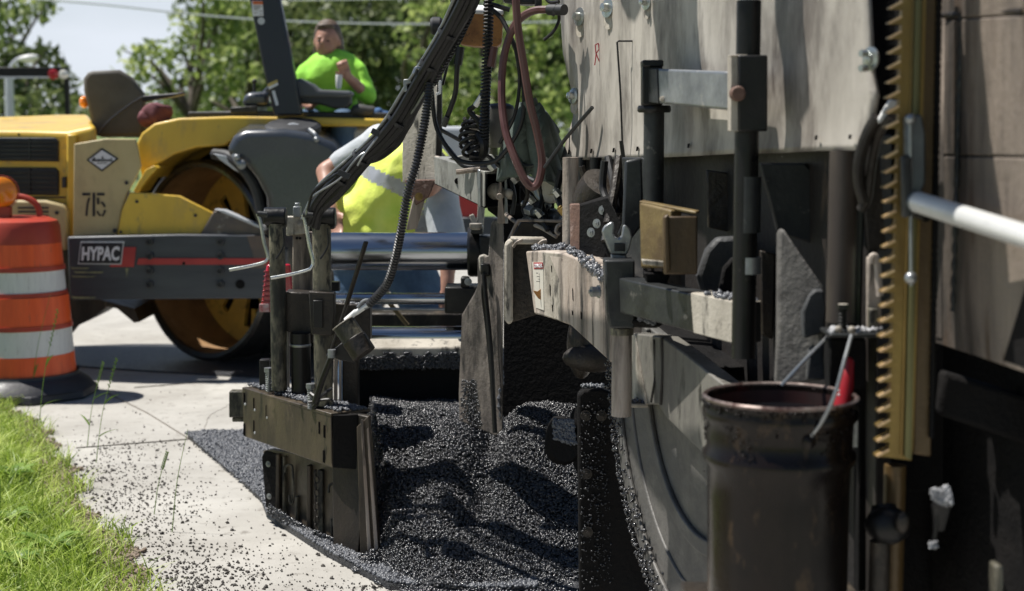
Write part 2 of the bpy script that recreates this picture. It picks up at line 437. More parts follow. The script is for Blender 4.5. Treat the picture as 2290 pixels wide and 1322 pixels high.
M['lime'] = mat('lime_shirt_cloth', (.36, .78, .07), (.26, .64, .05), .75, 0, ns=5, bump=.3, bs=22)
M['vest'] = mat('yellow_vest_cloth', (.86, .94, .20), (.68, .82, .10), .7, 0, ns=6, bump=.5, bs=14)
M['silver'] = mat('silver_reflective_tape', (.46, .47, .49), (.36, .37, .39), .35, .3, ns=16)
M['gshirt'] = mat('grey_shirt_cloth', (.50, .52, .54), (.38, .41, .43), .8, 0, ns=8, bump=.4, bs=30)
M['jean'] = mat('blue_denim', (.07, .13, .22), (.045, .085, .15), .8, 0, ns=9, bump=.4, bs=60)
M['concrete'] = mat('worn_concrete', (.41, .395, .36), (.32, .305, .275), .85, 0, ns=2.0, c3=(.22, .205, .18), spot=.63, ss=14, bump=.3, bs=120, c4=(.46, .445, .405), spot4=.6, s4=.9)
M['dirt'] = mat('sandy_dirt', (.27, .21, .16), (.15, .115, .085), .95, 0, ns=9, bump=.9, bs=60, c3=(.09, .07, .055), spot=.6, ss=40)
M['asph'] = mat('fresh_asphalt', (.020, .021, .024), (.034, .036, .042), .45, 0, ns=60, bump=1, bs=160)
M['asphd'] = mat('hot_asphalt_bed', (.008, .008, .009), None, .8, bump=1, bs=120)
M['stone'] = mat('bitumen_coated_stone', (.012, .012, .0135), (.034, .035, .039), .26, 0, ns=45, rvar=.12, spec=.7)
M['stoneg'] = mat('rolled_asphalt_grain', (.07, .074, .085), (.13, .137, .15), .35, 0, ns=45, rvar=.1)
M['crumb'] = mat('dusty_crumb', (.035, .03, .027), (.07, .06, .05), .7, 0, ns=30)
M['grass'] = leafmat('grass_blades', (.10, .17, .02), (.33, .46, .05), (.70, .78, .26), 4.5, .42)
M['weed'] = leafmat('weed_leaf', (.10, .19, .03), (.20, .33, .05), (.33, .45, .10), 3.0, .4)
M['lawn'] = mat('lawn_soil', (.10, .13, .03), (.14, .12, .06), .95, 0, ns=6, bump=.6)
M['field'] = mat('distant_grass', (.09, .14, .03), (.14, .18, .05), .95, 0, ns=.4)
M['leafL'] = leafmat('leaf_light', (.09, .14, .04), (.26, .34, .09), (.50, .56, .20), .45, .45)
M['leafM'] = leafmat('leaf_mid', (.06, .10, .035), (.16, .22, .065), (.35, .41, .14), .4, .45)
M['leafD'] = leafmat('leaf_dark', (.055, .08, .03), (.125, .165, .055), (.27, .31, .12), .4, .42)
M['bark'] = mat('tree_bark', (.10, .08, .06), (.05, .04, .03), .9, 0, ns=5, bump=.6)
M['olens'] = mat('amber_lens', (.85, .25, .015), (.75, .2, .01), .18, 0, ns=8, coat=.6)
M['wlens'] = mat('clear_lens', (.7, .68, .62), None, .2)
M['palec'] = mat('grey_white_crumb', (.42, .42, .43), (.16, .16, .165), .7, 0, ns=60)  # grey-white mix, paler than the other crumbs
# ------------------------------------------------------------------ the ground
def sheet(name, pts, z, m, thick=0.0, **kw):
    mb = MB()
    if thick: mb.plate([(p[0], p[1], z - thick) for p in pts], (0, 0, thick))
    else: mb.face([mb.bm.verts.new((p[0], p[1], z)) for p in pts])
    return put(mb, name, m, smooth=0, **kw)
sheet('ground', [(-400, -60), (400, -60), (400, 500), (-400, 500)], -0.045, M['field'], kind='structure')
# concrete pavement with its tooled joints
mb = MB()
mb.plate([(-14, -3, -.040), (9, -3, -.040), (9, 24, -.040), (-14, 24, -.040)], (0, 0, .040))
pave = put(mb, 'pavement', M['concrete'], smooth=0, kind='structure')
def joint(px):
    m = MB(); P = [G(*p) for p in px]
    for a, b in zip(P, P[1:]):
        m.bar(a + V((0, 0, -.001)), b + V((0, 0, -.001)), .012, .004)
    return m
cr = MB()
for pts_ in ([(560, 850), (520, 900), (470, 930), (455, 972)],):
    P = spl([G(*q) for q in pts_], 10); P = [p + mnoise.noise_vector(p * 30) * .012 for p in P]
    for a, b in zip(P, P[1:]): cr.bar(V((a.x, a.y, .0003)), V((b.x, b.y, .0003)), .0022, .0026)
put(cr, 'pavement_crack', mat('crack_dirt', (.16, .145, .12), None, .95), smooth=0, kind='structure')
j = MB()
for seq in ([(170, 1003), (300, 993), (440, 982)], [(425, 984), (330, 925), (240, 880)], [(300, 868), (420, 858), (560, 848)], [(425, 984), (700, 1010), (1000, 1030)]):
    P = [G(*p) for p in seq]
    for a, b in zip(P, P[1:]): j.bar(a + V((0, 0, .0005)), b + V((0, 0, .0005)), .003, .010)
put(j, 'pavement_joint', mat('joint_dirt', (.20, .18, .155), (.13, .11, .09), .95, ns=12), smooth=0, kind='structure')
# far road surface under the roller, dark and fresh
far = [G(120, 797), G(180, 822), G(330, 832), G(600, 848), G(900, 862), G(1500, 860), G(1500, 790), G(900, 775), G(300, 772), G(180, 776), G(120, 780)]
sheet('road', far, .010, M['asph'], .010, kind='structure')
# new mat behind the screed
fresh = [G(420, 981), G(470, 976), G(600, 977), G(900, 983), G(1200, 990), G(1420, 1000), G(1500, 1330), G(1010, 1330), G(870, 1320), G(730, 1245), G(598, 1160), G(585, 1125), G(520, 1060), G(470, 1020)]
sheet('asphalt_mat', fresh, .022, M['asph'], .022, kind='structure')
# loose grain on the mat, where it can be seen
def inside(P, poly):
    x, y = P[:, 0], P[:, 1]; c = np.zeros(len(P), bool); n = len(poly)
    for i in range(n):
        a, b = poly[i], poly[(i + 1) % n]
        k = ((a[1] > y) != (b[1] > y)) & (x < (b[0] - a[0]) * (y - a[1]) / (b[1] - a[1] + 1e-12) + a[0]); c ^= k
    return c
def fill(poly, n):
    X = [p[0] for p in poly]; Y = [p[1] for p in poly]; out = np.zeros((0, 2))
    while len(out) < n:
        q = np.stack([rng.uniform(min(X), max(X), n), rng.uniform(min(Y), max(Y), n)], 1)
        out = np.vstack([out, q[inside(q, poly)]])
    return out[:n]
q = fill([G(415, 979), G(470, 974), G(640, 975), G(640, 1190), G(598, 1160), G(585, 1128), G(515, 1066), G(465, 1024)], 9000)
q = np.vstack([q, fill([G(598, 1160), G(730, 1245), G(872, 1319), G(1010, 1329), G(1200, 1330), G(1200, 1290), G(850, 1280), G(700, 1205), G(620, 1150)], 5000)])
p3 = np.column_stack([q, np.full(len(q), .024)]); p3[:, 2] += rng.random(len(q)) * .006
v, f = stones(p3, rng.uniform(.004, .009, len(q)))
rawmesh('asphalt_grain', v, f, M['stoneg'], kind='stuff', label='grey crushed grain on the fresh asphalt strip beside the pale concrete', cat='asphalt')
# heap of hot mix in front of the screed
def heapz(x, y):
    t = np.clip((y - (5.04 + .05 * np.sin(9 * x))) / .86, 0, 1); t = t * t * (3 - 2 * t) * .35 + t * .65
    z = .455 * t
    z -= .07 * np.exp(-((x + .06 - (y - 5.9) * .12) / .06) ** 2) * (y > 5.3)          # groove dragged by the rod
    z += .035 * np.exp(-(((x - .12) / .12) ** 2 + ((y - 5.7) / .2) ** 2))
    z += .008 * np.sin(7 * x + 3) * np.sin(8 * y) + .006 * np.sin(23 * x + 9 * y) * np.sin(19 * y - 4 * x)
    lim = -.455 - np.maximum(0, y - 5.42) * .2 + np.maximum(0, 5.42 - y) * .30
    z *= np.clip((x - (lim - .04)) / .07, 0, 1)
    return np.maximum(z, .0) + .012
nx, ny = 90, 90
xs = np.linspace(-.80, .34, nx); ys = np.linspace(5.0, 6.14, ny)
X, Y = np.meshgrid(xs, ys); Z = heapz(X, Y) - .006
vv = np.stack([X, Y, Z], -1).reshape(-1, 3)
fpoly = [(p.x, p.y) for p in fresh]
idx = np.arange(nx * ny).reshape(ny, nx)
ff = np.stack([idx[:-1, :-1], idx[:-1, 1:], idx[1:, 1:], idx[1:, :-1]], -1).reshape(-1, 4)
n = 46000
qx = rng.uniform(-.78, .33, n); qy = rng.uniform(5.02, 6.12, n); qz = heapz(qx, qy)
keep = inside(np.stack([qx, qy], 1), fpoly) & (qz > .012 + .006 * (rng.random(n) - .5)) & (qx > -.485 - np.maximum(0, qy - 5.42) * .2 + np.maximum(0, 5.42 - qy) * .30)
sz = .0022 + np.minimum(rng.gamma(2.0, .0010, n), .0075)
pz = np.stack([qx, qy, qz], 1)[keep]
v, f = stones(pz, sz[keep])
# bed and stones in one object: triangulate the bed
ff = ff[inside(vv[ff].mean(1)[:, :2], fpoly)]
tri = np.vstack([ff[:, [0, 1, 2]], ff[:, [0, 2, 3]]])
allv = np.vstack([vv, v]); allf = np.vstack([tri, f + len(vv)])
mi = np.concatenate([np.zeros(len(tri)), np.ones(len(f))])
rawmesh('asphalt_heap', allv, allf, [M['asphd'], M['stone']], mi=mi, kind='stuff',
        label='heap of loose hot black asphalt mix in front of the screed', cat='asphalt')
# spill at the gate's foot
def spill(cx, cy, r, hh, n, name, label, m='stone', zs=0.0, smin=.004, smax=.009):
    a = rng.uniform(0, 2 * np.pi, n); d = np.sqrt(rng.random(n)) * r
    x = cx + d * np.cos(a); y = cy + d * np.sin(a); z = zs + np.clip(1 - d / r, 0, 1) * hh * rng.uniform(.5, 1, n)
    v, f = stones(np.stack([x, y, z], 1), rng.uniform(smin, smax, n))
    return v, f
parts = []
for px, py, r, h, n in ((832, 1268, .07, .07, 1500), (815, 1262, .05, .05, 500), (870, 1296, .05, .03, 400), (960, 1312, .10, .03, 900), (1080, 1316, .13, .03, 900), (1230, 1312, .14, .03, 900)):
    c = G(px, py, .01); parts.append(spill(c.x, c.y, r, h, n, '', '', zs=.006))
off = 0; VV = []; FF = []
for v, f in parts: VV.append(v); FF.append(f + off); off += len(v)
rawmesh('asphalt_spill', np.vstack(VV), np.vstack(FF), M['stone'], kind='stuff', label='small spill of black asphalt crumbs at the foot of the end gate', cat='asphalt')
# crumbs strewn over the concrete
pts = []
for (px, py, sx, sy, n) in ((320, 1060, 90, 50, 260), (370, 1130, 60, 40, 160), (330, 1230, 110, 50, 380), (560, 1260, 150, 50, 230), (650, 1300, 140, 30, 170), (450, 1300, 90, 30, 300), (300, 1150, 50, 70, 420), (420, 1290, 60, 40, 350), (230, 1040, 40, 40, 200), (240, 1100, 60, 60, 350), (520, 1120, 120, 90, 130), (330, 930, 120, 40, 50), (900, 1318, 90, 8, 200), (350, 995, 120, 6, 140)):
    for _ in range(n):
        c = G(random.gauss(px, sx), min(1400, random.gauss(py, sy))); pts.append(c)
pp_ = np.array([p[:] for p in pts]); pp_[:, 2] = .002
s_ = rng.gamma(2.0, .0012, len(pp_)) + .0012; s_ = np.minimum(s_, .009)
v, f = stones(pp_, s_)
rawmesh('gravel_crumb', v, f, M['crumb'], kind='stuff', label='dark crumbs of gravel and asphalt strewn over the pale concrete', cat='gravel')
# dirt verge and grass
EDGE = [(-200, 700), (-55, 845), (5, 905), (50, 975), (105, 1060), (165, 1150), (220, 1240), (275, 1340), (320, 1450)]
E3 = [G(*p) for p in EDGE]
dirt = [e + V((.10 + .05 * math.sin(i * 2.3), -.03, 0)) for i, e in enumerate(E3)]
fine = spl(dirt, 8)
fine = [p + V((mnoise.noise(p * 6) * .09 + mnoise.noise(p * 25) * .03, 0, 0)) for p in fine]
sheet('dirt_verge', [(p.x, p.y) for p in fine] + [(-1.6, 3.0), (-9, 3.0), (-9, 14)], .006, M['dirt'], .006, kind='structure')
q = fill([(p.x + .02, p.y) for p in fine] + [(p.x - .25, p.y) for p in fine[::-1]], 8000)
p3 = np.column_stack([q, np.full(len(q), .008)])
v, f = stones(p3, np.minimum(rng.gamma(2.2, .0022, len(q)) + .0015, .014), 'oct')
rawmesh('dirt_clod', v, f, [M['dirt']], kind='stuff', label='brown dirt clods and dry litter along the edge of the grass', cat='dirt')
soil = [(p.x - .20, p.y) for p in fine]
sheet('lawn', soil + [(-1.9, 3.0), (-9, 3.0), (-9, 14)], .025, M['lawn'], .020, kind='structure')
def blades(n, poly, h0, h1, w0, w1, z0=.02, lean=.5):
    q = fill(poly, n); h = rng.uniform(h0, h1, n); w = rng.uniform(w0, w1, n)
    a = rng.uniform(0, 2 * np.pi, n); l = rng.uniform(.1, lean, n) * h * 1.6; fa = rng.uniform(0, 2 * np.pi, n)
    vs = []
    for t, ww in ((0, 1), (.4, .9), (.75, .6), (1.0, .05)):
        cx = q[:, 0] + np.cos(a) * l * t * t; cy = q[:, 1] + np.sin(a) * l * t * t; cz = z0 + h * (t - .25 * t * t * (l / h))
        for s in (-1, 1):
            vs.append(np.stack([cx + s * np.cos(fa) * w * ww / 2, cy + s * np.sin(fa) * w * ww / 2, cz], 1))
    Vv = np.stack(vs, 1).reshape(-1, 3); b = (np.arange(n) * 8)[:, None, None]
    F = np.array([[0, 1, 3, 2], [2, 3, 5, 4], [4, 5, 7, 6]])[None] + b
    return Vv, F.reshape(-1, 4)
gp = [(p.x - .02, p.y) for p in fine if 4.2 < p.y < 13]
def shift(d): return [(x - d, y) for x, y in gp]
far_left = [(-4.4, 13), (-4.4, 10), (-3.1, 7.5), (-2.4, 6), (-2.0, 4.6)]
FL = [(-2.0, 4.2), (-2.4, 5.6), (-3.3, 7.5), (-4.6, 10), (-4.8, 13)]
A = blades(56000, shift(.16) + FL, .03, .125, .0028, .0075, .02, .95)
B = blades(9000, [(x + .02 + .06 * math.sin(y * 9), y) for x, y in gp] + shift(.34)[::-1], .02, .11, .003, .006, .006, .9)
C = blades(7000, shift(.20) + FL, .08, .18, .003, .008, .02, .9)
VV = np.vstack([A[0], B[0], C[0]]); FF = np.vstack([A[1], B[1] + len(A[0]), C[1] + len(A[0]) + len(B[0])])
rawmesh('grass', VV, FF, M['grass'], kind='stuff', label='sunlit yellow green grass on the verge beside the concrete', cat='grass')
# broad-leaved weeds among the grass
def weed(px, py, label, n=16, r=.09, z=.065):
    c = G(px, py); mb = MB()
    for k in range(n):
        a = 2 * math.pi * k / n + random.uniform(-.2, .2); L = r * random.uniform(.6, 1.1); w = L * .28
        d = V((math.cos(a), math.sin(a), 0)); s = V((-d.y, d.x, 0)); up = random.uniform(.5, 1.1)
        prev = None
        for i in range(6):
            t = i / 5; p = c + d * L * t + V((0, 0, z + up * L * (t - .7 * t * t)))
            ww = w * math.sin(math.pi * (0.12 + .86 * t)) * (1 + .25 * (i % 2))
            cur = (mb.bm.verts.new(p + s * ww / 2), mb.bm.verts.new(p + V((0, 0, -.1 * ww))), mb.bm.verts.new(p - s * ww / 2))
            if prev:
                mb.face([prev[0], cur[0], cur[1], prev[1]]); mb.face([prev[1], cur[1], cur[2], prev[2]])
            prev = cur
    put(mb, 'broadleaf_weed', M['weed'], smooth=0, loc=c, label=label, cat='weed', group='broad leaved weeds in the grass')
weed(30, 1100, 'broad leaved weed in the grass level with the fresh asphalt strip', 22, .13)
weed(110, 1265, 'broad leaved weed near the bottom of the grass verge', 20, .13)
weed(40, 1300, 'broad leaved weed at the bottom left corner of the grass', 20, .11)
weed(20, 1200, 'broad leaved weed at the left edge of the grass verge', 18, .10)
def stalk(px, py, tx, ty, label, seed_head=True, leaves=2):
    c = G(px, py); d = c.y; t = W(tx, ty, d); mb = MB()
    path = spl([c, c.lerp(t, .5) + V(((t.x - c.x) * -.15, 0, 0)), t], 8)
    mb.tube(path, [.0022 * (1 - .6 * i / (len(path) - 1)) for i in range(len(path))], 5)
    for k in range(leaves):
        b = path[int(len(path) * (.25 + .3 * k))]; a = random.uniform(-1, 1); dd = V((math.cos(a * 2), math.sin(a) * .3, .9)).normalized()
        prev = None
        for i in range(6):
            u = i / 5; p = b + dd * .10 * u + V((dd.x * .05 * u * u, 0, -.03 * u * u)); w = .006 * math.sin(math.pi * (.15 + .84 * u))
            cur = (mb.bm.verts.new(p + V((w, 0, 0))), mb.bm.verts.new(p - V((w, 0, 0))))
            if prev: mb.face([prev[0], cur[0], cur[1], prev[1]])
            prev = cur
    if seed_head:
        n = len(path)
        for k in range(16):
            u = .72 + .28 * k / 16; p = path[min(n - 1, int(u * (n - 1)))].lerp(path[min(n - 1, int(u * (n - 1)) + 1)], (u * (n - 1)) % 1)
            s = -1 if k % 2 else 1
            mb.ell(p + V((s * .004, 0, .003)), (.0028, .0028, .007), Matrix.Rotation(R(20 * s), 3, 'Y'), 1)
    put(mb, 'grass_stalk', M['weed'], smooth=0, loc=c, label=label, cat='grass stalk', group='tall grass stalks in front of the concrete')
stalk(215, 1035, 262, 800, 'tall seeding grass stalk rising in front of the right part of the drum base')
stalk(195, 1000, 232, 808, 'seeding grass stalk just left of the tallest one by the drum base')
stalk(85, 985, 130, 690, 'thin grass stalk crossing the front of the orange traffic drum')
stalk(70, 900, 112, 660, 'short grass stalk in front of the lower drum stripes', False, 1)
stalk(345, 1150, 375, 1010, 'thin stalk with seed head by the dirt verge', True, 0)
stalk(385, 1190, 420, 960, 'fine bare stalk standing over the concrete near the asphalt strip', False, 0)
stalk(20, 860, 5, 770, 'short leaning stalk at the left edge by the drum', False, 2)
# ------------------------------------------------------------------ trees
def leaves(clumps, s0, s1, dens):
    vs = []; fs = []; off = 0
    for (c, r, k) in clumps:
        n = int(1.9 * dens * k * r[0] * r[2]); d = rng.normal(size=(n, 3)); d /= np.linalg.norm(d, axis=1)[:, None]
        rad = rng.random(n) ** .42
        # uneven outline: push the surface in and out
        ph = np.sin(d[:, 0] * 5 + c[0]) * np.sin(d[:, 2] * 6 + c[2]) * .18 + np.sin(d[:, 2] * 11 + d[:, 0] * 9) * .10
        p = np.array(c)[None] + d * (rad * (1 + ph))[:, None] * np.array(r)[None]
        # thin out in patches so that sky shows through
        g = np.sin(p[:, 0] * 2.3 + c[2]) * np.sin(p[:, 2] * 2.7 + c[0]) + np.sin(p[:, 0] * 5.1) * np.sin(p[:, 2] * 4.7)
        p = p[g > -1.05 - .6 * rng.random(n)]; n = len(p)
        s = rng.uniform(s0, s1, n); Rm = rand_rot(n)
        q = np.array([[-1, 0, 0], [-.1, -.5, .05], [1, 0, 0], [.1, .5, .05]])[None] * s[:, None, None]
        q = np.einsum('nij,nkj->nki', Rm, q) + p[:, None, :]
        vs.append(q.reshape(-1, 3)); fs.append(np.arange(n * 4).reshape(n, 4) + off); off += n * 4
    return np.vstack(vs), np.vstack(fs)
def tree(label, base_px, y, blobs, m, s0=.10, s1=.2, dens=150, depth=.8, tw=.22, name='broadleaf_tree', group='trees behind the road works'):
    """blobs: (px, py, rx, ry[, density]) in photo pixels at depth y"""
    s = y / FPX; base = W(base_px, 300, y); base.z = 0
    t = thing(name, label, 'tree', base, group)
    cl = []; top = None
    for b in blobs:
        c = W(b[0], b[1], y + random.uniform(-1, 1) * 2); cl.append((c, (b[2] * s, max(b[2], b[3]) * s * depth, b[3] * s), b[4] if len(b) > 4 else 1))
    v, f = leaves(cl, s0, s1, dens)
    rawmesh('crown', v, f, M[m], t)
    mb = MB(); cz = sum(c[0].z for c in cl) / len(cl); cx = sum(c[0].x for c in cl) / len(cl); fork = V((base.x * .6 + cx * .4, base.y, cz * .45))
    mb.tube(spl([base + V((0, 0, -.1)), base.lerp(fork, .5) + V((.1, 0, 0)), fork], 5), [tw * (1 - .045 * i) for i in range(11)], 8)
    for c, r, k in cl:
        mid = fork.lerp(c, .55) + V((random.uniform(-.3, .3), random.uniform(-.3, .3), .3))
        mb.tube(spl([fork, mid, c + V((0, 0, r[2] * .3))], 4), [tw * .5 * (1 - .11 * i) for i in range(9)], 6)
    put(mb, 'trunk', M['bark'], t)
    return t
tree('dark loose tree in the top left corner above the black rack', -30, 46,
     [(10, -40, 90, 70), (70, 20, 60, 34, .8), (110, 10, 30, 26, .7), (20, 55, 55, 40, .8), (-60, 60, 80, 70), (10, 100, 30, 16, .5)], 'leafM', dens=170)
tree('dark full tree at left edge behind the street lamp', 40, 40,
     [(60, 160, 95, 66), (-10, 200, 100, 70), (140, 200, 42, 55, .8), (80, 240, 90, 40), (20, 120, 50, 30), (100, 120, 40, 26, .7)], 'leafD', s0=.09, dens=260)
tree('spreading light green tree just right of the open sky', 450, 44,
     [(330, 130, 75, 38, .7), (300, 160, 50, 28, .6), (400, 110, 80, 50, .8), (460, 40, 80, 60, .9), (420, 180, 90, 50, .9), (500, 150, 80, 70), (520, 20, 90, 80), (450, -50, 70, 60, .8), (350, 205, 50, 26, .6), (270, 112, 20, 10, .5)], 'leafL', s0=.10, s1=.2, dens=130)
tree('mid green tree behind the black roller post', 560, 52,
     [(540, 90, 110, 90), (600, -10, 100, 90), (500, 200, 120, 60), (620, 180, 100, 80), (420, 230, 90, 34, .8)], 'leafM', dens=110, s0=.12, s1=.24)
tree('shaded tree directly behind the seated operator', 740, 48,
     [(700, 20, 110, 70), (800, 60, 120, 90), (720, 150, 130, 90), (860, 160, 110, 100), (840, -50, 130, 80), (780, 240, 170, 60)], 'leafD', dens=170, s0=.1, s1=.2)
tree('light green low tree left of the control box', 900, 38,
     [(930, 80, 55, 22, .8), (920, 120, 45, 20, .8), (960, 30, 60, 30, .9), (1000, 0, 70, 40, .9)], 'leafL', dens=200, s0=.10, s1=.17)
tree('bright sun dappled tree behind the hanging hoses', 1080, 34,
     [(1080, 60, 120, 90), (1180, 120, 120, 100), (1060, 200, 100, 70), (1220, 30, 110, 80), (1200, 230, 120, 60), (1000, 240, 90, 50), (1130, -40, 140, 60)], 'leafL', dens=230, s0=.07, s1=.14)
tree('dark green tree behind the bright one at the hoses', 1020, 50,
     [(1000, 120, 140, 120), (1150, 60, 160, 120), (1130, 220, 200, 80), (960, 260, 180, 50), (1250, 120, 160, 140)], 'leafD', dens=150, s0=.12, s1=.24)
v, f = leaves([(W(x, 120 + 40 * math.sin(x * .02), 72), (170 * 72 / FPX, 2.5, (190 + 30 * math.sin(x * .013)) * 72 / FPX), 1) for x in range(560, 1500, 90)] + [(W(x, 262, 72), (110 * 72 / FPX, 2, 42 * 72 / FPX), 1) for x in range(180, 560, 80)], .16, .3, 70)
rawmesh('woodland', v, f, M['leafD'], kind='stuff', label='dense dark far woodland filling the background behind the nearer trees', cat='woodland')
# low growth along the far verge
tree('low dark hedge under the trees at the left', 60, 56, [(-60, 275, 120, 40), (80, 280, 110, 36), (200, 285, 90, 26), (330, 270, 80, 30), (450, 270, 90, 34)], 'leafM', dens=90, s0=.12, s1=.22, name='hedge', tw=.08, group='hedges along the far verge')
tree('low dark hedge under the trees at the right', 900, 58, [(580, 270, 100, 40), (720, 270, 110, 40), (860, 270, 110, 44), (1000, 280, 110, 44), (1150, 280, 120, 44), (1300, 280, 120, 50)], 'leafD', dens=90, s0=.12, s1=.22, name='hedge', tw=.08, group='hedges along the far verge')

# ------------------------------------------------------------------ wires, lamp, rack
def wire(pts, y, r, label):
    m = MB(); m.tube(wp([(a, b, y) for a, b in pts], 6), r, 5)
    put(m, 'overhead_wire', M['lgrey'], label=label, cat='wire', loc=W(pts[0][0], pts[0][1], y))
wire([(-300, -30), (180, 6), (430, 32), (640, 47), (930, 54), (1300, 48)], 30, .018, 'grey overhead wire crossing just above the operator')
wire([(-200, -60), (420, -8), (700, 0), (1300, -14)], 32, .014, 'thinner upper overhead wire at the very top of the view')
y = 26
t = thing('street_lamp', 'grey street lamp with curved arm in front of dark trees at left', 'street lamp', V((W(22, 300, y).x, y, 0)))
m = MB(); b = V((W(22, 300, y).x, y, 0)); m.tube([b, W(20, 175, y)], [.10, .07], 10)
put(m, 'pole', M['lgrey'], t)
m = MB(); m.tube(wp([(20, 176, y), (24, 150, y), (40, 133, y), (62, 128, y)]), .035, 8); put(m, 'arm', M['lgrey'], t)
m = MB(); m.ell(W(64, 130, y), (.17, .14, .06), Matrix.Rotation(R(-8), 3, 'Y'), 3); hd = put(m, 'lamp_head', M['white'], t)
m = MB(); m.ell(W(66, 137, y), (.10, .09, .03), None, 2); put(m, 'lens', M['wlens'], hd)
y = 17
t = thing('truck_rack', 'black steel truck rack with red and white lamps at left edge', 'rack', V((W(60, 300, y).x, y, 0)))
m = MB(); m.bar(W(-160, 162, y), W(152, 162, y), .11, .11); put(m, 'crossbar', M['black'], t, .01)
m = MB(); m.bar(W(-160, 173, y - .05), W(110, 173, y - .05), .02, .02); put(m, 'trim_strip', M['lgrey'], t)
for px in (149, -120):
    m = MB(); a = W(px, 168, y); m.bar(a, V((a.x, a.y, .9)), .05, .05); put(m, 'upright', M['black'], t)
m = MB(); m.box(V((W(10, 300, y).x, y + 1.0, .95)), (1.9, 2.2, .14)); put(m, 'truck_bed', M['black'], t, .02)
for sx in (-1, 1):
    for sy in (.3, 1.6):
        m = MB(); c = V((W(10, 300, y).x + sx * .8, y + sy, .42)); m.lathe([(.2, -.12), (.4, -.11), (.42, 0), (.4, .11), (.2, .12)], c, (1, 0, 0), 24, caps=(True, True)); put(m, 'wheel', M['tyre'], t)
m = MB(); c = W(118, 166, y - .09); m.lathe([(.001, -.05), (.04, -.04), (.052, 0)], c, (0, 1, 0), 16); m.cyl(c, c + V((0, .06, 0)), .056); put(m, 'red_lamp', M['red'], t)
m = MB(); c = W(141, 166, y - .09); m.lathe([(.001, -.05), (.035, -.04), (.045, 0)], c, (0, 1, 0), 16); m.cyl(c, c + V((0, .06, 0)), .049); put(m, 'white_lamp', M['wlens'], t)

# ------------------------------------------------------------------ traffic drum with its warning light
y = 8.9
c0 = G(48, 882); c0.y = y; c0.x = W(52, 800, y).x
t = thing('traffic_drum', 'orange and white striped traffic drum on black rubber base at left edge', 'traffic drum', c0)
s = y / FPX
def zz(py): return W(52, py, y).z - c0.z
rb, rt = .298, .232
prof = []
def RR(z): return rb + (rt - rb) * (z / zz(500))
steps = [(842, 785, 'orange2', 0), (785, 737, 'refl', .004), (737, 664, 'orange', 0.004), (664, 600, 'refl', -.012), (600, 532, 'orange', -.016), (532, 500, 'dred', -.02)]
mats = [M['orange'], M['refl'], M['dred']]
z0 = zz(845)
bands = [(845, 786, 2 if 0 else 0, .006), (786, 730, 1, .004), (730, 720, 2, .012), (720, 658, 0, .006), (658, 648, 2, 0), (648, 602, 1, -.006), (602, 592, 2, .002), (592, 542, 0, -.006), (542, 505, 2, -.004)]
for a, b, mi, off in bands:
    za, zb = zz(a), zz(b); prof += [(RR(za) + off, za, mi), (RR(zb) + off, zb, mi)]
ze = zz(505)
prof += [(RR(ze) - .018, ze + .03, 2), (RR(ze) - .07, ze + .05, 2), (.06, ze + .058, 2), (.001, ze + .058, 2)]
m = MB(); m.lathe([(p[0], p[1] - 0, p[2]) for p in prof], c0, (0, 0, 1), 56)
put(m, 'drum_body', mats, t, smooth=25, fix=True)
m = MB(); q = .36
pb = [V((math.cos(a) * q * 1.18, math.sin(a) * q * 1.18, 0)) + c0 for a in [R(22.5 + 45 * k) for k in range(8)]]
m.loft([p + V((0, 0, .005)) for p in pb], [c0 + (p - c0) * .97 + V((0, 0, .05)) for p in pb])
m.lathe([(.395, .05), (.37, .085), (.315, .12), (.31, .14)], c0, (0, 0, 1), 40)
put(m, 'rubber_base', M['rbase'], t, .008)
m = MB(); tp = W(45, 478, y); zt = c0.z + ze + .055
m.tube(spl([V((tp.x - .10, y, zt)), V((tp.x - .09, y, zt + .06)), V((tp.x - .03, y, zt + .11)), V((tp.x + .05, y, zt + .10)), V((tp.x + .10, y, zt + .06)), V((tp.x + .115, y, zt))], 6), .018, 10)
put(m, 'carry_handle', M['dred'], t)
b0 = W(4, 430, y - .08)
m = MB(); m.lathe([(.001, -.045), (.055, -.04), (.082, -.022), (.088, 0), (.082, .022), (.055, .04), (.001, .045)], b0, (.25, -1, 0), 28); bl = put(m, 'beacon', M['olens'], t)
m = MB(); m.lathe([(.091, -.008), (.096, -.008), (.096, .008), (.091, .008)], b0, (.25, -1, 0), 28); put(m, 'lens_ring', M['dred'], bl)
m = MB(); m.rect(-18, 462, 22, 500, y - .10, .05); put(m, 'battery_box', M['dred'], t, .006)

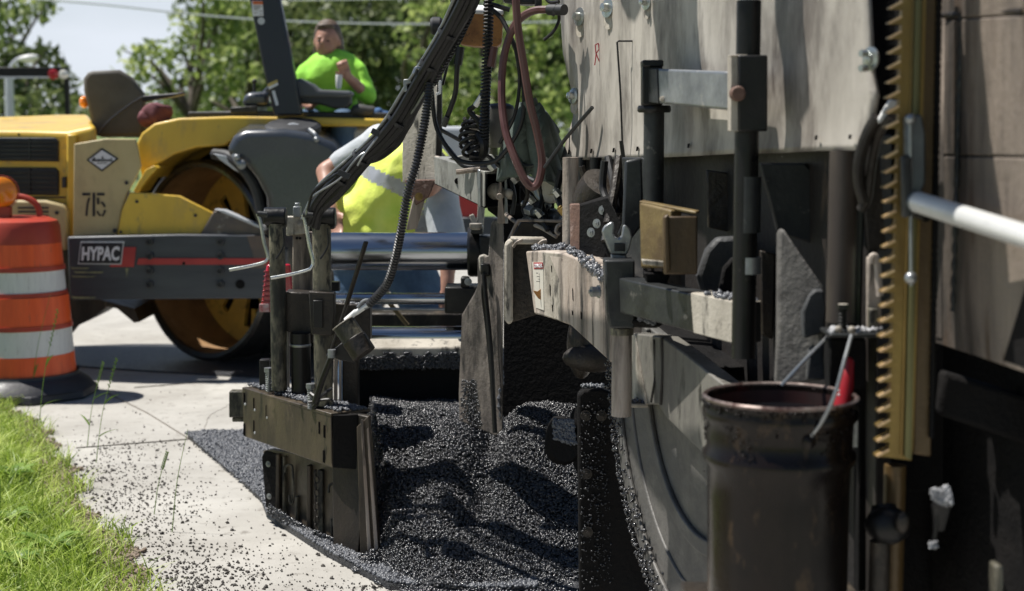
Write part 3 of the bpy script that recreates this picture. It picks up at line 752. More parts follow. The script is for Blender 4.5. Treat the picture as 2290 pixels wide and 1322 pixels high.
# ------------------------------------------------------------------ the road roller
ro = V((-2.2, 9.9, 0))
T = thing('road_roller', 'yellow and charcoal tandem road roller numbered 715 behind the paver', 'road roller', ro)
m = MB()
A = [W(-330, 300, 9.6), W(-60, 290, 9.6), W(60, 291, 9.6), W(150, 294, 9.6), W(215, 280, 9.6), W(222, 420, 9.6), W(222, 535, 9.6), W(-330, 540, 9.6)]
B = [W(-330, 268, 10.9), W(-60, 263, 10.9), W(60, 259, 10.9), W(130, 256, 10.9), W(200, 256, 10.9), W(215, 400, 10.9), W(215, 500, 10.9), W(-330, 510, 10.9)]
m.loft(A, B); hood = put(m, 'hood', M['yel'], T, .035, seg=4)
for (y0, y1, x1) in ((306, 362, 131), (373, 437, 131)):
    m = MB(); m.pp([(-320, y0), (x1 - 8, y0 + 2), (x1, y0 + 10), (x1, y1), (-320, y1 - 6)], 9.585, .03); g = put(m, 'grille', M['dark'], hood, .006)
    m = MB(); n = 6
    for k in range(1, n):
        yy = y0 + (y1 - y0) * k / n; m.pp([(-318, yy - 1.5), (x1 - 4, yy), (x1 - 4, yy + 3.5), (-318, yy + 2)], 9.57, .014)
    for xx in (65, -40, -160, -260): m.rect(xx - 2, y0 + 3, xx + 2, y1 - 3, 9.572, .012)
    put(m, 'grille_slats', M['slate'], g)
m = MB(); m.pp([(-330, 447), (100, 448), (140, 458), (150, 470), (150, 560), (-330, 560)], 9.50, .09); p = put(m, 'vent_panel', M['tan'], T, .015)
m = MB()
for k in range(5): m.rect(40, 463 + k * 9, 108, 467 + k * 9, 9.494, .008)
m.cyl(W(127, 476, 9.49), W(127, 476, 9.51), .012); put(m, 'vent_slots', M['dark'], p)
m = MB(); m.rect(-60, 440, 146, 443, 9.592, .01); m.rect(40, 298, 43, 304, 9.592, .01); put(m, 'panel_gap', M['ink'], hood)
m = MB(); m.rect(138, 396, 147, 420, 9.55, .05); put(m, 'hood_latch', M['dark'], hood, .004)
m = MB(); m.rect(148, 300, 170, 540, 9.56, .05); put(m, 'corner_post', M['yel'], T, .012)
m = MB(); m.pp([(165, 322), (235, 310), (303, 311), (309, 340), (315, 372), (298, 408), (285, 430), (272, 470), (262, 526), (163, 528)], 9.46, .03)
tp = put(m, 'side_panel', M['tan'], T, .006)
def dq(x0, y0, x1, y1, y, d=0): return [W(x0, y0, y), W(x1, y0, y), W(x1, y1, y), W(x0, y1, y)]
yy = 9.455
m = MB(); m.pp([(193, 358), (228, 331), (265, 355), (228, 384)], yy, .006); dd = put(m, 'diamond_decal', M['ink'], tp)
m = MB(); m.pp([(199, 358), (228, 336), (259, 355), (228, 379)], yy - .002, .004); put(m, 'decal_face', M['decal'], dd)
m = MB()
for (x, h, w) in ((207, 6, 3), (211, 9, 4), (216, 5, 2.4), (220, 6, 2.4), (224, 5, 3), (229, 11, 3.4), (234, 6, 3), (239, 5, 2.4), (244, 5, 3), (249, 8, 2.4)):
    m.rect(x - w / 2, 361 - h, x + w / 2, 360, yy - .004, .003)
m.rect(205, 358.6, 252, 361.2, yy - .0045, .003); m.rect(216, 364.5, 240, 366, yy - .0045, .003)
put(m, 'decal_lettering', M['ink'], dd)
# stencilled 715
m = MB()
def st(pts, w=.011):
    P = [W(a, b, yy) for a, b in pts]
    for a, b in zip(P, P[1:]): m.bar(a, b, w, .003, up=(0, 1, 0))
m.rect(184, 431.5, 202, 437.5, yy, .003); st([(200, 442), (196, 455), (193, 483)], .012)
m.rect(207, 431, 212.5, 484, yy, .003)
m.rect(216.5, 431.5, 233.5, 437.5, yy, .003); st([(219, 442), (220, 457)], .015); st([(226, 452), (231, 456), (234.5, 463)], .012)
st([(217.5, 472), (220, 478), (224.5, 483)], .011); st([(228.5, 483.5), (232.5, 478), (235, 470)], .011)
put(m, 'fleet_number_715', M['ink'], tp)
m = MB(); m.cyl(W(283, 409, 9.45), W(283, 409, 9.47), .012, n=10); m.cyl(W(257, 516, 9.45), W(257, 516, 9.47), .014, n=10); put(m, 'bolt', M['dark'], tp)
# yoke cover and frame
m = MB(); m.pp([(290, 430), (400, 438), (478, 478), (448, 525), (262, 527), (272, 470)], 9.44, .05); p = put(m, 'yoke_cover', M['yel'], T, .006)
m = MB()
for a, b in ((306, 451), (437, 482), (270, 519)): m.cyl(W(a, b, 9.43), W(a, b, 9.45), .010, n=10)
put(m, 'bolt', M['dark'], p)
m = MB(); m.pp([(478, 472), (500, 476), (560, 500), (590, 515), (590, 530), (446, 528)], 9.42, .09); put(m, 'yoke_wedge', mat('scuffed_wedge', (.16, .12, .09), (.09, .08, .08), .5, .2, ns=7, c3=(.45, .42, .38), spot=.66, ss=10), T, .006)
m = MB(); m.pp([(478, 468), (500, 470), (590, 508), (592, 516), (560, 502), (500, 477)], 9.40, .1); put(m, 'wedge_rail', M['lgrey'], T, .004)
m = MB(); m.pp([(150, 530), (400, 524), (587, 526), (620, 540), (640, 560), (640, 640), (620, 662), (587, 668), (155, 671)], 9.38, .10); fr = put(m, 'side_frame', M['char'], T, .01)
m = MB(); m.pp([(552, 528), (587, 527), (618, 541), (636, 561), (636, 600), (560, 600), (566, 570)], 9.375, .01); put(m, 'rust_patch', mat('frame_rust', (.13, .09, .07), (.09, .075, .065), .6, 0, ns=8), fr)
m = MB(); m.pp([(310, 578), (636, 578), (636, 592), (306, 592)], 9.372, .009); put(m, 'red_stripe', M['redp'], fr)
m = MB(); m.pp([(252, 553), (304, 553), (299, 597), (246, 597)], 9.372, .009); put(m, 'red_badge', M['redp'], fr)
m = MB(); m.pp([(180, 541), (277, 541), (271, 592), (174, 591)], 9.368, .012); bd = put(m, 'badge_border', M['lgrey'], fr)
m = MB(); m.pp([(182.5, 543.5), (274.5, 543.5), (269, 589.5), (176.5, 588.5)], 9.364, .014); put(m, 'badge_plate', M['ink'], bd)
text('HYPAC', [W(184, 552, 9.361), W(268, 551, 9.361), W(266, 583, 9.361), W(182, 583, 9.361)], 'badge_lettering', M['decal'], bd, .002, bold=.035)
m = MB()
for bx in (335, 493):
    for by in (540, 572, 605, 636):
        c = W(bx, by, 9.37); m.lathe([(.024, 0), (.024, .014), (.014, .016), (.013, .006), (.001, .006)], c + V((0, .002, 0)), (0, -1, 0), 14)
put(m, 'bolt_head', M['dark'], fr)
m = MB(); m.cyl(W(537, 636, 9.372), W(537, 636, 9.385), .028, n=16); m.cyl(W(411, 589, 9.368), W(411, 589, 9.38), .009); put(m, 'frame_hole', M['soot'], fr)
m = MB()
for (x0, y0, x1, y1) in ((158, 598, 200, 602), (165, 607, 232, 611), (160, 617, 215, 620), (280, 600, 288, 620), (160, 663, 215, 668)): m.pp([(x0, y0), (x1, y0 + 1), (x1 - 5, y1), (x0 + 3, y1)], 9.374, .008)
put(m, 'scuff_marks', mat('scuffed_paint', (.26, .26, .13), (.12, .125, .09), .6, ns=20), fr)
# drum: shell, web, hub
nrm = V((-.636, -.772, 0)).normalized(); dc = W(452, 583, 10.12); rD = dc.z - .012
sh = 1.15
m = MB(); prof = [(rD - .05, .45), (rD - .05, 0), (rD - .022, -.012), (rD, 0), (rD, .05), (rD, sh - .02), (rD - .03, sh)]
m.lathe([(a, b) for a, b in prof], dc, -nrm, 72, caps=(False, True))
dr = put(m, 'drum', M['drums'], T)
m = MB(); m.lathe([(rD - .052, .02), (rD - .052, .75)], dc, -nrm, 72); put(m, 'drum_lining', M['drumin'], dr, fix=False)
# web plate with cut-outs: ring segments leave the openings
m = MB(); zx = -nrm; ax = zx.orthogonal().normalized() if False else V((0, 0, 1)); ay = zx.cross(ax)
def wpnt(r, a, d): return dc + zx * d + (ax * math.cos(a) + ay * math.sin(a)) * r
def ringseg(r0, r1, a0, a1, d, th, n=8):
    out = [wpnt(r1, a0 + (a1 - a0) * k / n, d) for k in range(n + 1)] + [wpnt(r0, a1 - (a1 - a0) * k / n, d) for k in range(n + 1)]
    m.plate(out, zx * th)
ringseg(rD - .17, rD - .051, 0, math.pi, .43, .03, 24); ringseg(rD - .17, rD - .051, math.pi, 2 * math.pi, .43, .03, 24)
for k in range(8):
    a = R(45 * k + 12); ringseg(.16, rD - .169, a, a + R(21), .43, .03, 4)
    ringseg(rD - .30, rD - .169, a + R(30), a + R(36), .43, .03, 3)
put(m, 'drum_web', M['drumy'], dr)
m = MB(); m.lathe([(.001, .30), (.06, .30), (.08, .34), (.17, .40), (.17, .70)], dc, -nrm, 28)
put(m, 'hub', M['drumin'], dr)
m = MB(); m.lathe([(rD - .06, .76), (.001, .77)], dc, -nrm, 40); put(m, 'drum_backplate', M['soot'], dr)
# rear tyre, seen between drum and traffic drum
m = MB(); c = W(20, 640, 10.1); m.lathe([(.25, -.2), (.47, -.2), (.52, -.13), (.53, 0), (.52, .13), (.47, .2), (.25, .2)], V((c.x, c.y, .54)), (.05, -1, 0), 36, caps=(True, True)); put(m, 'wheel', M['tyre'], T)
m = MB(); m.pp([(160, 668), (215, 668), (300, 690), (312, 720), (300, 722), (262, 690), (240, 686), (200, 715), (160, 735)], 9.9, .5); put(m, 'scraper_mount', M['grime'], T)
# arch body over the drum
m = MB(); outer = [(305, 322), (316, 298), (345, 276), (400, 264), (520, 260), (700, 262), (872, 266), (905, 272), (905, 283), (700, 283), (530, 306), (500, 326), (440, 330), (390, 345), (345, 372), (318, 405), (312, 372)]
m.pp(outer, 9.62, 1.3); put(m, 'body_arch', M['yel'], T, .02, seg=3)
m = MB(); m.pp([(345, 372), (390, 345), (440, 330), (500, 326), (600, 320), (760, 320), (760, 600), (690, 660), (600, 668), (587, 520), (560, 500), (500, 475), (400, 437), (300, 430)], 10.9, .1); put(m, 'inner_bulkhead', M['soot'], T)
m = MB(); m.pp([(298, 428), (325, 380), (345, 370), (352, 376), (330, 400), (310, 431)], 9.5, .3); put(m, 'arch_lip', M['yel'], T, .004)
m = MB(); m.pp([(420, 250), (560, 248), (870, 252), (905, 262), (905, 268), (420, 262)], 9.7, 1.1); put(m, 'deck', M['dark'], T, .008)
m = MB(); m.pp([(700, 284), (1080, 282), (1085, 300), (1080, 370), (1070, 540), (740, 520)], 9.95, .9); put(m, 'rear_body', M['lgrey'], T, .03, seg=3)
m = MB(); m.pp([(1020, 486), (1125, 486), (1125, 560), (1020, 560)], 9.8, .1); put(m, 'rear_frame', M['char'], T, .01)
m = MB(); m.pp([(1020, 418), (1078, 430), (1078, 487), (1020, 487)], 9.82, .08); put(m, 'red_rear_panel', M['redp'], T, .006)
# water tank
m = MB()
F = [(505, 338), (522, 306), (548, 292), (640, 290), (700, 300), (748, 322), (768, 352), (772, 500), (600, 505), (596, 440), (575, 400), (545, 362), (515, 350)]
Bk = [(520, 318), (545, 280), (566, 270), (640, 270), (700, 276), (745, 296), (765, 320), (770, 480), (606, 480), (600, 420), (580, 380), (550, 345), (525, 332)]
m.loft([W(a, b, 9.25) for a, b in F], [W(a, b, 9.85) for a, b in Bk]); tk = put(m, 'water_tank', M['tank'], T, .05, seg=5)
m = MB(); c = W(655, 287, 9.45); m.lathe([(.17, -.02), (.17, .015), (.15, .03), (.05, .036), (.001, .036)], c, (0, -.25, 1), 28, caps=(True, False)); lid = put(m, 'tank_lid', M['dark'], tk)
m = MB(); m.tube(wp([(640, 282, 9.40), (655, 278, 9.40), (668, 281, 9.40)], 4), .008, 8); put(m, 'lid_handle', M['lgrey'], lid)
m = MB(); m.tube(wp([(692, 290, 9.30), (704, 300, 9.25), (708, 312, 9.24)], 4), .012, 8); m.ell(W(708, 312, 9.24), .018); put(m, 'lid_latch', M['galv'], tk)
m = MB(); m.tube(wp([(522, 346, 9.24), (530, 362, 9.22), (545, 375, 9.22)], 4), .014, 8); m.ell(W(540, 368, 9.21), (.03, .02, .03)); m.ell(W(530, 352, 9.21), .02); put(m, 'tank_clamp', M['galv'], tk)
m = MB(); m.tube(wp([(480, 345, 9.55), (515, 352, 9.45), (550, 385, 9.4), (575, 430, 9.4), (588, 500, 9.4)], 8), [.035] * 33, 10); put(m, 'mudguard_edge', M['dark'], T)
m = MB(); m.pp([(478, 344), (512, 350), (522, 360), (545, 392), (520, 378), (490, 356)], 9.42, .03); put(m, 'white_bracket', M['lgrey'], T, .004)
# seat
m = MB()
F = [(187, 176), (196, 163), (206, 159), (268, 156), (294, 172), (324, 212), (324, 250), (318, 305), (220, 306), (208, 290), (196, 235), (188, 205)]
m.loft([W(a, b, 9.9) for a, b in F], [W(a + 4, b + 2, 10.45) for a, b in F]); st_ = put(m, 'seat', M['seat'], T, .022, seg=3)
m = MB(); m.tube(wp([(219, 303, 9.88), (240, 275, 9.86), (272, 248, 9.86), (305, 225, 9.86), (322, 216, 9.86)], 5), .009, 6); put(m, 'seat_strap', M['dark'], st_)
m = MB(); m.pp([(316, 214), (395, 208), (411, 206), (409, 211), (380, 218), (330, 226), (316, 228)], 9.9, .10); put(m, 'armrest', M['ink'], T, .008)
m = MB(); m.pp([(280, 240), (322, 235), (326, 265), (318, 308), (270, 308)], 10.0, .4); put(m, 'seat_base', M['dark'], T, .02)
m = MB(); m.ell(W(188, 228, 9.95), (.03, .05, .04)); put(m, 'seat_lamp', M['olens'], T)
# post, console
m = MB(); m.pp([(545, -60), (612, -60), (626, 0), (648, 110), (675, 258), (612, 258), (590, 160), (570, 60)], 9.55, .10); ps = put(m, 'canopy_post', M['navy'], T, .012)
def slanted(x0, y0, x1, y1, dx, y, t, mm, name, par):
    m = MB(); m.pp([(x0, y0), (x1, y0), (x1 + dx, y1), (x0 + dx, y1)], y, t); return put(m, name, mm, par)
L1 = slanted(563, 2, 587, 36, 2, 9.545, .008, M['decal'], 'warning_decal', ps)
slanted(565, 3, 587, 10, 1, 9.541, .006, mat('decal_orange', (.55, .12, .03), None, .5), 'decal_header', L1)
m = MB()
for k, (a, b) in enumerate(((567, 586), (568, 582), (568, 577), (580, 587), (568, 575), (581, 587))): m.rect(a, 13.5 + k * 3.6, b, 15 + k * 3.6, 9.541, .005)
put(m, 'decal_text', mat('decal_ink_grey', (.3, .25, .22), None, .5), L1)
m = MB(); m.cyl(W(584, 47, 9.545), W(584, 47, 9.56), .022, n=14); put(m, 'post_badge', M['lgrey'], ps)
m = MB(); m.pp([(597, 188), (620, 178), (622, 190), (602, 201)], 9.545, .008); L2 = put(m, 'yellow_decal', mat('decal_yellow', (.5, .38, .12), None, .5), ps)
m = MB(); m.pp([(599.5, 195), (621, 185), (622, 190), (602, 200)], 9.541, .008); put(m, 'decal_strip', M['decal'], L2)
m = MB(); m.pp([(608, 204), (614, 202), (623, 234), (617, 237)], 9.545, .008); put(m, 'white_decal', M['decal'], ps)
m = MB(); m.pp([(538, 236), (545, 216), (552, 207), (600, 204), (600, 238)], 9.7, .5); put(m, 'control_tray', M['tank'], T, .03, seg=3)
m = MB(); m.pp([(515, 240), (575, 236), (575, 254), (515, 254)], 9.68, .4); put(m, 'tray_support', M['slate'], T, .006)
m = MB(); m.tube([W(568, 206, 9.7), W(569, 184, 9.7)], .008, 8); m.ell(W(569, 182, 9.7), .016); put(m, 'control_lever', M['dark'], T)
m = MB(); m.pp([(655, 178), (670, 175), (700, 188), (712, 200), (785, 203), (787, 210), (784, 218), (655, 218)], 9.62, .16); cs = put(m, 'console', mat('console_grey', (.10, .11, .12), (.08, .085, .09), .5, ns=5), T, .02, seg=3)
m = MB(); m.pp([(660, 208), (783, 210), (783, 232), (775, 242), (745, 243), (715, 234), (665, 232)], 9.64, .14); put(m, 'console_underside', M['dark'], cs, .012)
m = MB(); m.pp([(585, 205), (600, 190), (612, 190), (612, 215), (585, 215)], 9.75, .3); put(m, 'instrument_pod', M['tank'], T, .012)
# soft things on the machine
m = MB(); m.ell(W(350, 252, 9.75), (.10, .08, .06), None, 3); m.ell(W(332, 262, 9.75), (.07, .06, .06), None, 3); m.ell(W(370, 246, 9.75), (.045, .04, .035), None, 3); m.jitter(.03, 12)
put(m, 'cloth_bag', mat('maroon_cloth', (.17, .05, .06), (.10, .03, .035), .8, ns=8, bump=.3), label='crumpled maroon cloth bag lying beside the roller seat', cat='bag', loc=W(350, 262, 9.75))
m = MB(); m.ell(W(842, 254, 9.75), (.06, .05, .035), None, 3); m.ell(W(858, 258, 9.75), (.04, .05, .03), None, 3); m.jitter(.022, 18, 4)
put(m, 'work_glove', mat('blue_cloth', (.05, .13, .30), (.03, .06, .13), .8, ns=12), label='crumpled blue work glove on the roller deck behind the operator', cat='glove', loc=W(848, 262, 9.75))
m = MB(); m.ell(W(812, 250, 9.75), (.09, .08, .05), None, 3); m.jitter(.03, 10, 9)
put(m, 'tool_pouch', mat('dark_pouch', (.04, .045, .05), (.08, .07, .06), .8, ns=12), label='dark tool pouch on the roller deck right of the operator', cat='pouch', loc=W(812, 262, 9.75))

# ------------------------------------------------------------------ the seated operator
def Q(px, py, y): return W(px, py, y)
yo = 10.15
px0 = V((Q(735, 262, yo).x, yo, Q(735, 262, yo).z))
P_ = thing('person', 'seated woman in a lime green shirt looking down on the road roller', 'person', px0)
h = Q(732, 92, yo); hs = .112
k_ = yo / FPX
def O(dx, dy, dz): return h + V((dx, dy, dz))
nk = Q(745, 128, yo + .04); ch = Q(742, 165, yo + .02); bl_ = Q(742, 215, yo + .05); pv = Q(740, 268, yo + .08)
sL = Q(692, 160, yo); eL = Q(662, 205, yo - .06); hL = Q(690, 238, yo - .28)
sR = Q(796, 160, yo + .02); eR = Q(820, 212, yo - .05); hR = Q(778, 172, yo - .26)
segs = [(nk, O(.02, .03, -.05), .062, .055), (nk, ch, .075, .13), (ch, bl_, .15, .145), (bl_, pv, .145, .17),
        (nk + V((0, 0, -.02)), sL, .06, .062), (nk + V((0, 0, -.02)), sR, .06, .062),
        (sL, eL, .055, .044), (eL, hL, .042, .028), (sR, eR, .055, .044), (eR, hR, .042, .028),
        (pv + V((-.09, 0, -.02)), pv + V((-.14, -.42, -.02)), .09, .07), (pv + V((.09, 0, -.02)), pv + V((.12, -.42, -.02)), .09, .07),
        (pv + V((-.14, -.42, -.02)), pv + V((-.14, -.40, -.42)), .06, .045), (pv + V((.12, -.42, -.02)), pv + V((.12, -.40, -.42)), .06, .045),
        (pv + V((-.14, -.40, -.44)), pv + V((-.14, -.55, -.47)), .045, .035), (pv + V((.12, -.40, -.44)), pv + V((.12, -.55, -.47)), .045, .035)]
balls = [(O(0, 0, .015), (.078, .095, .098)), (O(-.008, -.034, -.032), (.064, .064, .084)), (O(-.014, -.060, -.088), (.030, .026, .022)),
         (O(-.018, -.096, -.012), (.010, .015, .022)),          (O(-.018, -.086, -.058), (.020, .009, .006)), (O(-.02, -.083, .020), (.046, .010, .007)), (O(.078, 0, -.01), (.012, .02, .028)), (O(-.078, 0, -.01), (.012, .02, .028))]
def hand(at, d, side, grip=.6, sc=1.0, curl=1):
    """palm and five bent fingers: at wrist, d towards the knuckles, side towards the thumb"""
    d = V(d).normalized(); side = V(side); side = (side - d * side.dot(d)).normalized(); n = d.cross(side) * curl
    out = [(at, at + d * .03 * sc, .024 * sc, .028 * sc)]
    kn = at + d * .085 * sc
    for i, (off, L) in enumerate(((.030, .072), (.010, .080), (-.010, .074), (-.029, .058))):
        k = kn + side * off * sc; out.append((at + d * .02 * sc + side * off * .6 * sc, k, .014 * sc, .0115 * sc))
        a = grip; p = k
        for j, fr_ in enumerate((.45, .32, .25)):
            dd = (d * math.cos(a * (j + 1)) + n * math.sin(a * (j + 1))); q_ = p + dd * L * fr_ * sc
            out.append((p, q_, .0098 * sc - .0007 * j, .0090 * sc - .0009 * j)); p = q_
    b = at + d * .025 * sc + side * .028 * sc; t1 = b + (side * .8 + d * .6 + n * .3).normalized() * .035 * sc; t2 = t1 + (d * .8 + n * .7).normalized() * .030 * sc
    out += [(at + side * .012 * sc, b, .016 * sc, .013 * sc), (b, t1, .0125 * sc, .011 * sc), (t1, t2, .0105 * sc, .009 * sc)]
    return out
segs += hand(hR, (-.25, -.2, .6), (-.8, -.2, -.2), .75); segs += hand(hL, (.5, -.6, .1), (.5, .5, .3), .6)
put(flesh(segs, .008, 3, balls), 'body', M['skin'], P_, smooth=60)
m = MB()
for sx in (-.045, .014): m.ell(O(sx, -.0885, -.004), (.012, .007, .005), None, 2)
put(m, 'eyes', M['ink'], P_)
shirt = [(nk + V((0, .01, -.045)), ch, .09, .160), (ch, bl_, .175, .168), (bl_, pv + V((0, 0, .02)), .168, .185),
         (nk + V((0, .01, -.07)), sL + V((.03, 0, -.01)), .085, .074), (nk + V((0, .01, -.07)), sR + V((-.03, 0, -.01)), .085, .074),
         (sL, eL, .074, .064), (eL, eL.lerp(hL, .25), .064, .056), (sR, eR, .082, .070), (eR, eR.lerp(hR, .22), .066, .060), (ch + V((-.07, -.06, -.03)), ch + V((.08, -.06, -.03)), .10, .10)]
shirt += [(nk + V((0, .02, -.05)), sL.lerp(nk, .4) + V((0, 0, .0)), .075, .085), (nk + V((0, .02, -.05)), sR.lerp(nk, .4), .075, .085)]
b = flesh(shirt, .012, 14)
for v in b.verts: v.co += mnoise.noise_vector(v.co * 8) * .014 + mnoise.noise_vector(v.co * 24) * .004
put(b, 'shirt', M['lime'], P_, smooth=60)
hair = flesh([(O(.0, .03, .06), O(.02, .05, -.02), .088, .086), (O(.055, .03, .02), O(.085, .02, -.13), .042, .03), (O(-.06, .03, .02), O(-.070, .03, -.11), .034, .022), (O(.02, .06, 0), O(.03, .07, -.15), .08, .06)], .010, 3,
             [(O(0, .030, .045), (.090, .102, .080)), (O(-.006, -.040, .092), (.060, .045, .026))])
put(hair, 'hair', M['hair'], P_, smooth=60)
m = MB(); m.ell(O(-.004, -.082, -.062), (.022, .010, .005), None, 2); put(m, 'lips', mat('lips', (.30, .09, .08), None, .5), P_)
jn = [(pv + V((-.09, 0, -.03)), pv + V((-.14, -.40, -.02)), .115, .085), (pv + V((.09, 0, -.03)), pv + V((.12, -.40, -.02)), .115, .085),
      (pv + V((-.14, -.42, -.02)), pv + V((-.14, -.40, -.38)), .078, .065), (pv + V((.12, -.42, -.02)), pv + V((.12, -.40, -.38)), .078, .065), (pv + V((-.06, .02, -.02)), pv + V((.06, .02, -.02)), .15, .15)]
put(flesh(jn, .016, 3), 'jeans', M['jean'], P_, smooth=60)
c = hR + V((-.05, -.045, .01)); m = MB(); m.lathe([(.014, -.085), (.019, -.06), (.022, 0), (.021, .002), (.001, .002)], c, (.05, 0, 1), 16, caps=(True, False))
put(m, 'paper_cup', M['white'], label='small white paper cup held in the hand of the seated operator', cat='cup', loc=c)

# ------------------------------------------------------------------ the worker bent over behind the screed
yw = 7.3
W0 = G(870, 1015); W0.y = yw
P_ = thing('person', 'worker in a yellow safety vest and jeans bent over behind the screed', 'person', V((Q(870, 500, yw).x, yw, 0)))
hp = Q(805, 560, yw + .05); hpR = Q(900, 585, yw - .02)
mid = Q(850, 480, yw); up_ = Q(925, 390, yw - .12); nk = Q(950, 385, yw - .22); hd = Q(948, 380, yw - .40)
sL = Q(850, 318, yw + .02); sR = Q(985, 448, yw - .30)
eL = Q(728, 385, yw - .02); hL = Q(742, 470, yw - .20)
eR = Q(1003, 540, yw - .36); hR = Q(1000, 648, yw - .42)
kL = Q(800, 760, yw + .02); aL = V((kL.x - .03, yw + .12, .09)); kR = Q(985, 740, yw - .10); aR = V((kR.x + .03, yw + .05, .09))
body = [(hp, mid, .15, .15), (hpR, mid, .14, .15), (mid, up_, .155, .16), (up_, nk, .12, .07), (nk, hd, .06, .06), (up_, sL, .10, .075), (up_, sR, .10, .075),
        (sL, eL, .062, .048), (eL, hL, .045, .03), (sR, eR, .062, .048), (eR, hR, .045, .03),
        (hp, kL, .10, .07), (kL, aL, .065, .045), (hpR, kR, .10, .07), (kR, aR, .065, .045),
        (aL + V((0, .04, -.04)), aL + V((0, -.18, -.05)), .045, .035), (aR + V((0, .04, -.04)), aR + V((0, -.18, -.05)), .045, .035)]
fw = (hd - nk).normalized()
balls = [(hd + V((.02, -.05, -.02)), (.08, .10, .095)), (hd + V((.02, -.10, -.06)), (.055, .05, .06)), (hd + V((.02, -.155, -.04)), (.013, .02, .018)), (hd + V((-.06, -.04, -.02)), (.012, .02, .028)), (hd + V((.10, -.04, -.02)), (.012, .02, .028))]
body += hand(hR, (0, -.1, -1), (-.9, -.3, 0), .35); body += hand(hL, (.3, -.3, -.9), (.8, -.4, 0), .35)
put(flesh(body, .012, 3, balls), 'body', M['skin'], P_, smooth=60)
m = flesh([(hd + V((.02, -.01, .0)), hd + V((.02, -.03, .02)), .092, .092)], .012, 2); put(m, 'hair', M['hair'], P_, smooth=60)
sh_ = [(mid, up_, .17, .175), (up_, sL, .12, .09), (up_, sR, .12, .09), (sL, sL.lerp(eL, .72), .078, .064), (sR, sR.lerp(eR, .9), .084, .085), (mid, hp, .17, .16)]
put(flesh(sh_, .014, 4), 'shirt', M['gshirt'], P_, smooth=60)
vs_ = [(Q(800, 505, yw + .02), mid, .185, .19), (Q(880, 515, yw - .06), mid, .175, .19), (mid, up_, .195, .195), (up_, nk, .17, .10), (up_, sL.lerp(up_, .12), .13, .10), (up_, sR.lerp(up_, .15), .13, .105), (mid, Q(930, 480, yw - .15), .18, .15)]
b = flesh(vs_, .012, 4)
for v in b.verts:
    n = mnoise.noise_vector(v.co * 7); v.co += n * .016 + mnoise.noise_vector(v.co * 19) * .006
axis = (nk - mid).normalized(); across = (sR - sL).normalized()
for f in b.faces:
    c = f.calc_center_median(); sx_ = yw / FPX; s1_ = W(795, 368, yw); s2_ = W(915, 418, yw); s3_ = W(990, 405, yw); s4_ = W(945, 520, yw)
    def ds(a, b_):
        ux, uz = b_.x - a.x, b_.z - a.z; L_ = math.hypot(ux, uz); return abs((c.x - a.x) * uz - (c.z - a.z) * ux) / L_
    f.material_index = 1 if (ds(s1_, s2_) < 15 * sx_ and c.x < s2_.x) or (ds(s3_, s4_) < 14 * sx_ and c.z < s3_.z + .04) else 0
put(b, 'safety_vest', [M['vest'], M['silver']], P_, smooth=60)
jn = [(hp, kL, .135, .10), (hpR, kR, .135, .10), (hp, hpR, .16, .15), (kL, aL + V((0, 0, .03)), .095, .085), (kR, aR + V((0, 0, .03)), .095, .085), (hp, mid.lerp(hp, .6), .17, .16)]
b = flesh(jn, .014, 3)
for v in b.verts: v.co += mnoise.noise_vector(v.co * 9) * .012
put(b, 'jeans', M['jean'], P_, smooth=60)
for a in (aL, aR):
    b = flesh([(a + V((0, .05, -.045)), a + V((0, -.20, -.05)), .055, .045), (a + V((0, .02, -.02)), a + V((0, .02, .06)), .055, .055)], .012, 3)
    put(b, 'boot', mat('work_boot', (.12, .07, .04), None, .7), P_, smooth=60)
# ------------------------------------------------------------------ the paver: one machine, many parts
PO = V((0.35, 4.2, 0))
PV = thing('asphalt_paver', 'large grimy asphalt paver with rubber apron, chrome extension tubes and end gate', 'paver', PO)
def part(mb, name, m, par=None, bevel=.004, **k): return put(mb, name, M[m] if isinstance(m, str) else m, par or PV, bevel, **k)
def crumbs(region, n, par, smin=.003, smax=.008, name='asphalt_crumbs', m='stoneg', lift=.004):
    """loose mix lying on a ledge: region = world triangles fan / quad (4 corners)"""
    a, b, c, d = [V(p) for p in region]; P = []
    for _ in range(n):
        u, w = random.random(), random.random(); p = a.lerp(b, u).lerp(d.lerp(c, u), w); P.append((p.x, p.y, p.z + lift * random.random()))
    v, f = stones(np.array(P), rng.uniform(smin, smax, n))
    o = rawmesh(name, v, f, M[m], par); o['kind'] = 'stuff'; return o
def boltat(px, py, y, r, par, m='galv', d=(0, -1, 0), washer=1.7, name='bolt', h=.5):
    b = MB(); c = W(px, py, y); dv = V(d).normalized()
    b.lathe([(r * washer, 0), (r * washer, r * .25), (r, r * .27), (r, r * (.27 + h)), (r * .45, r * (.3 + h)), (r * .42, r * (.7 + h)), (.0001, r * (.72 + h))], c, dv, 12)
    return part(b, name, m, par, 0)

# -- screed end: beam, stub, end gate
yL, yR = 6.02, 5.50
b = MB(); b.pp([(541, 867), (740, 926), (742, 1046), (545, 976)], (yL, yR), .012, (.45, .55, 0))
beam = part(b, 'gate_beam', 'gatep', bevel=.004)
A, Bp, C_, D_ = W(541, 866, yL), W(740, 925, yR), W(742, 1046, yR), W(545, 976, yL)
back = V((.135, .10, 0))
b = MB(); b.plate([A, Bp, Bp + back, A + back * .8], (0, 0, -.012)); part(b, 'beam_top', 'gatep', beam, .003)
b = MB(); b.plate([D_ + V((0, 0, .012)), C_ + V((0, 0, .012)), C_ + back + V((0, 0, .012)), D_ + back * .8 + V((0, 0, .012))], (0, 0, -.012)); part(b, 'beam_floor', 'gatep', beam, .003)
crumbs((A + back * .15 + V((0, 0, .006)), Bp + back * .15 + V((0, 0, .006)), Bp + back * .9, A + back * .8), 1300, beam)
b = MB()
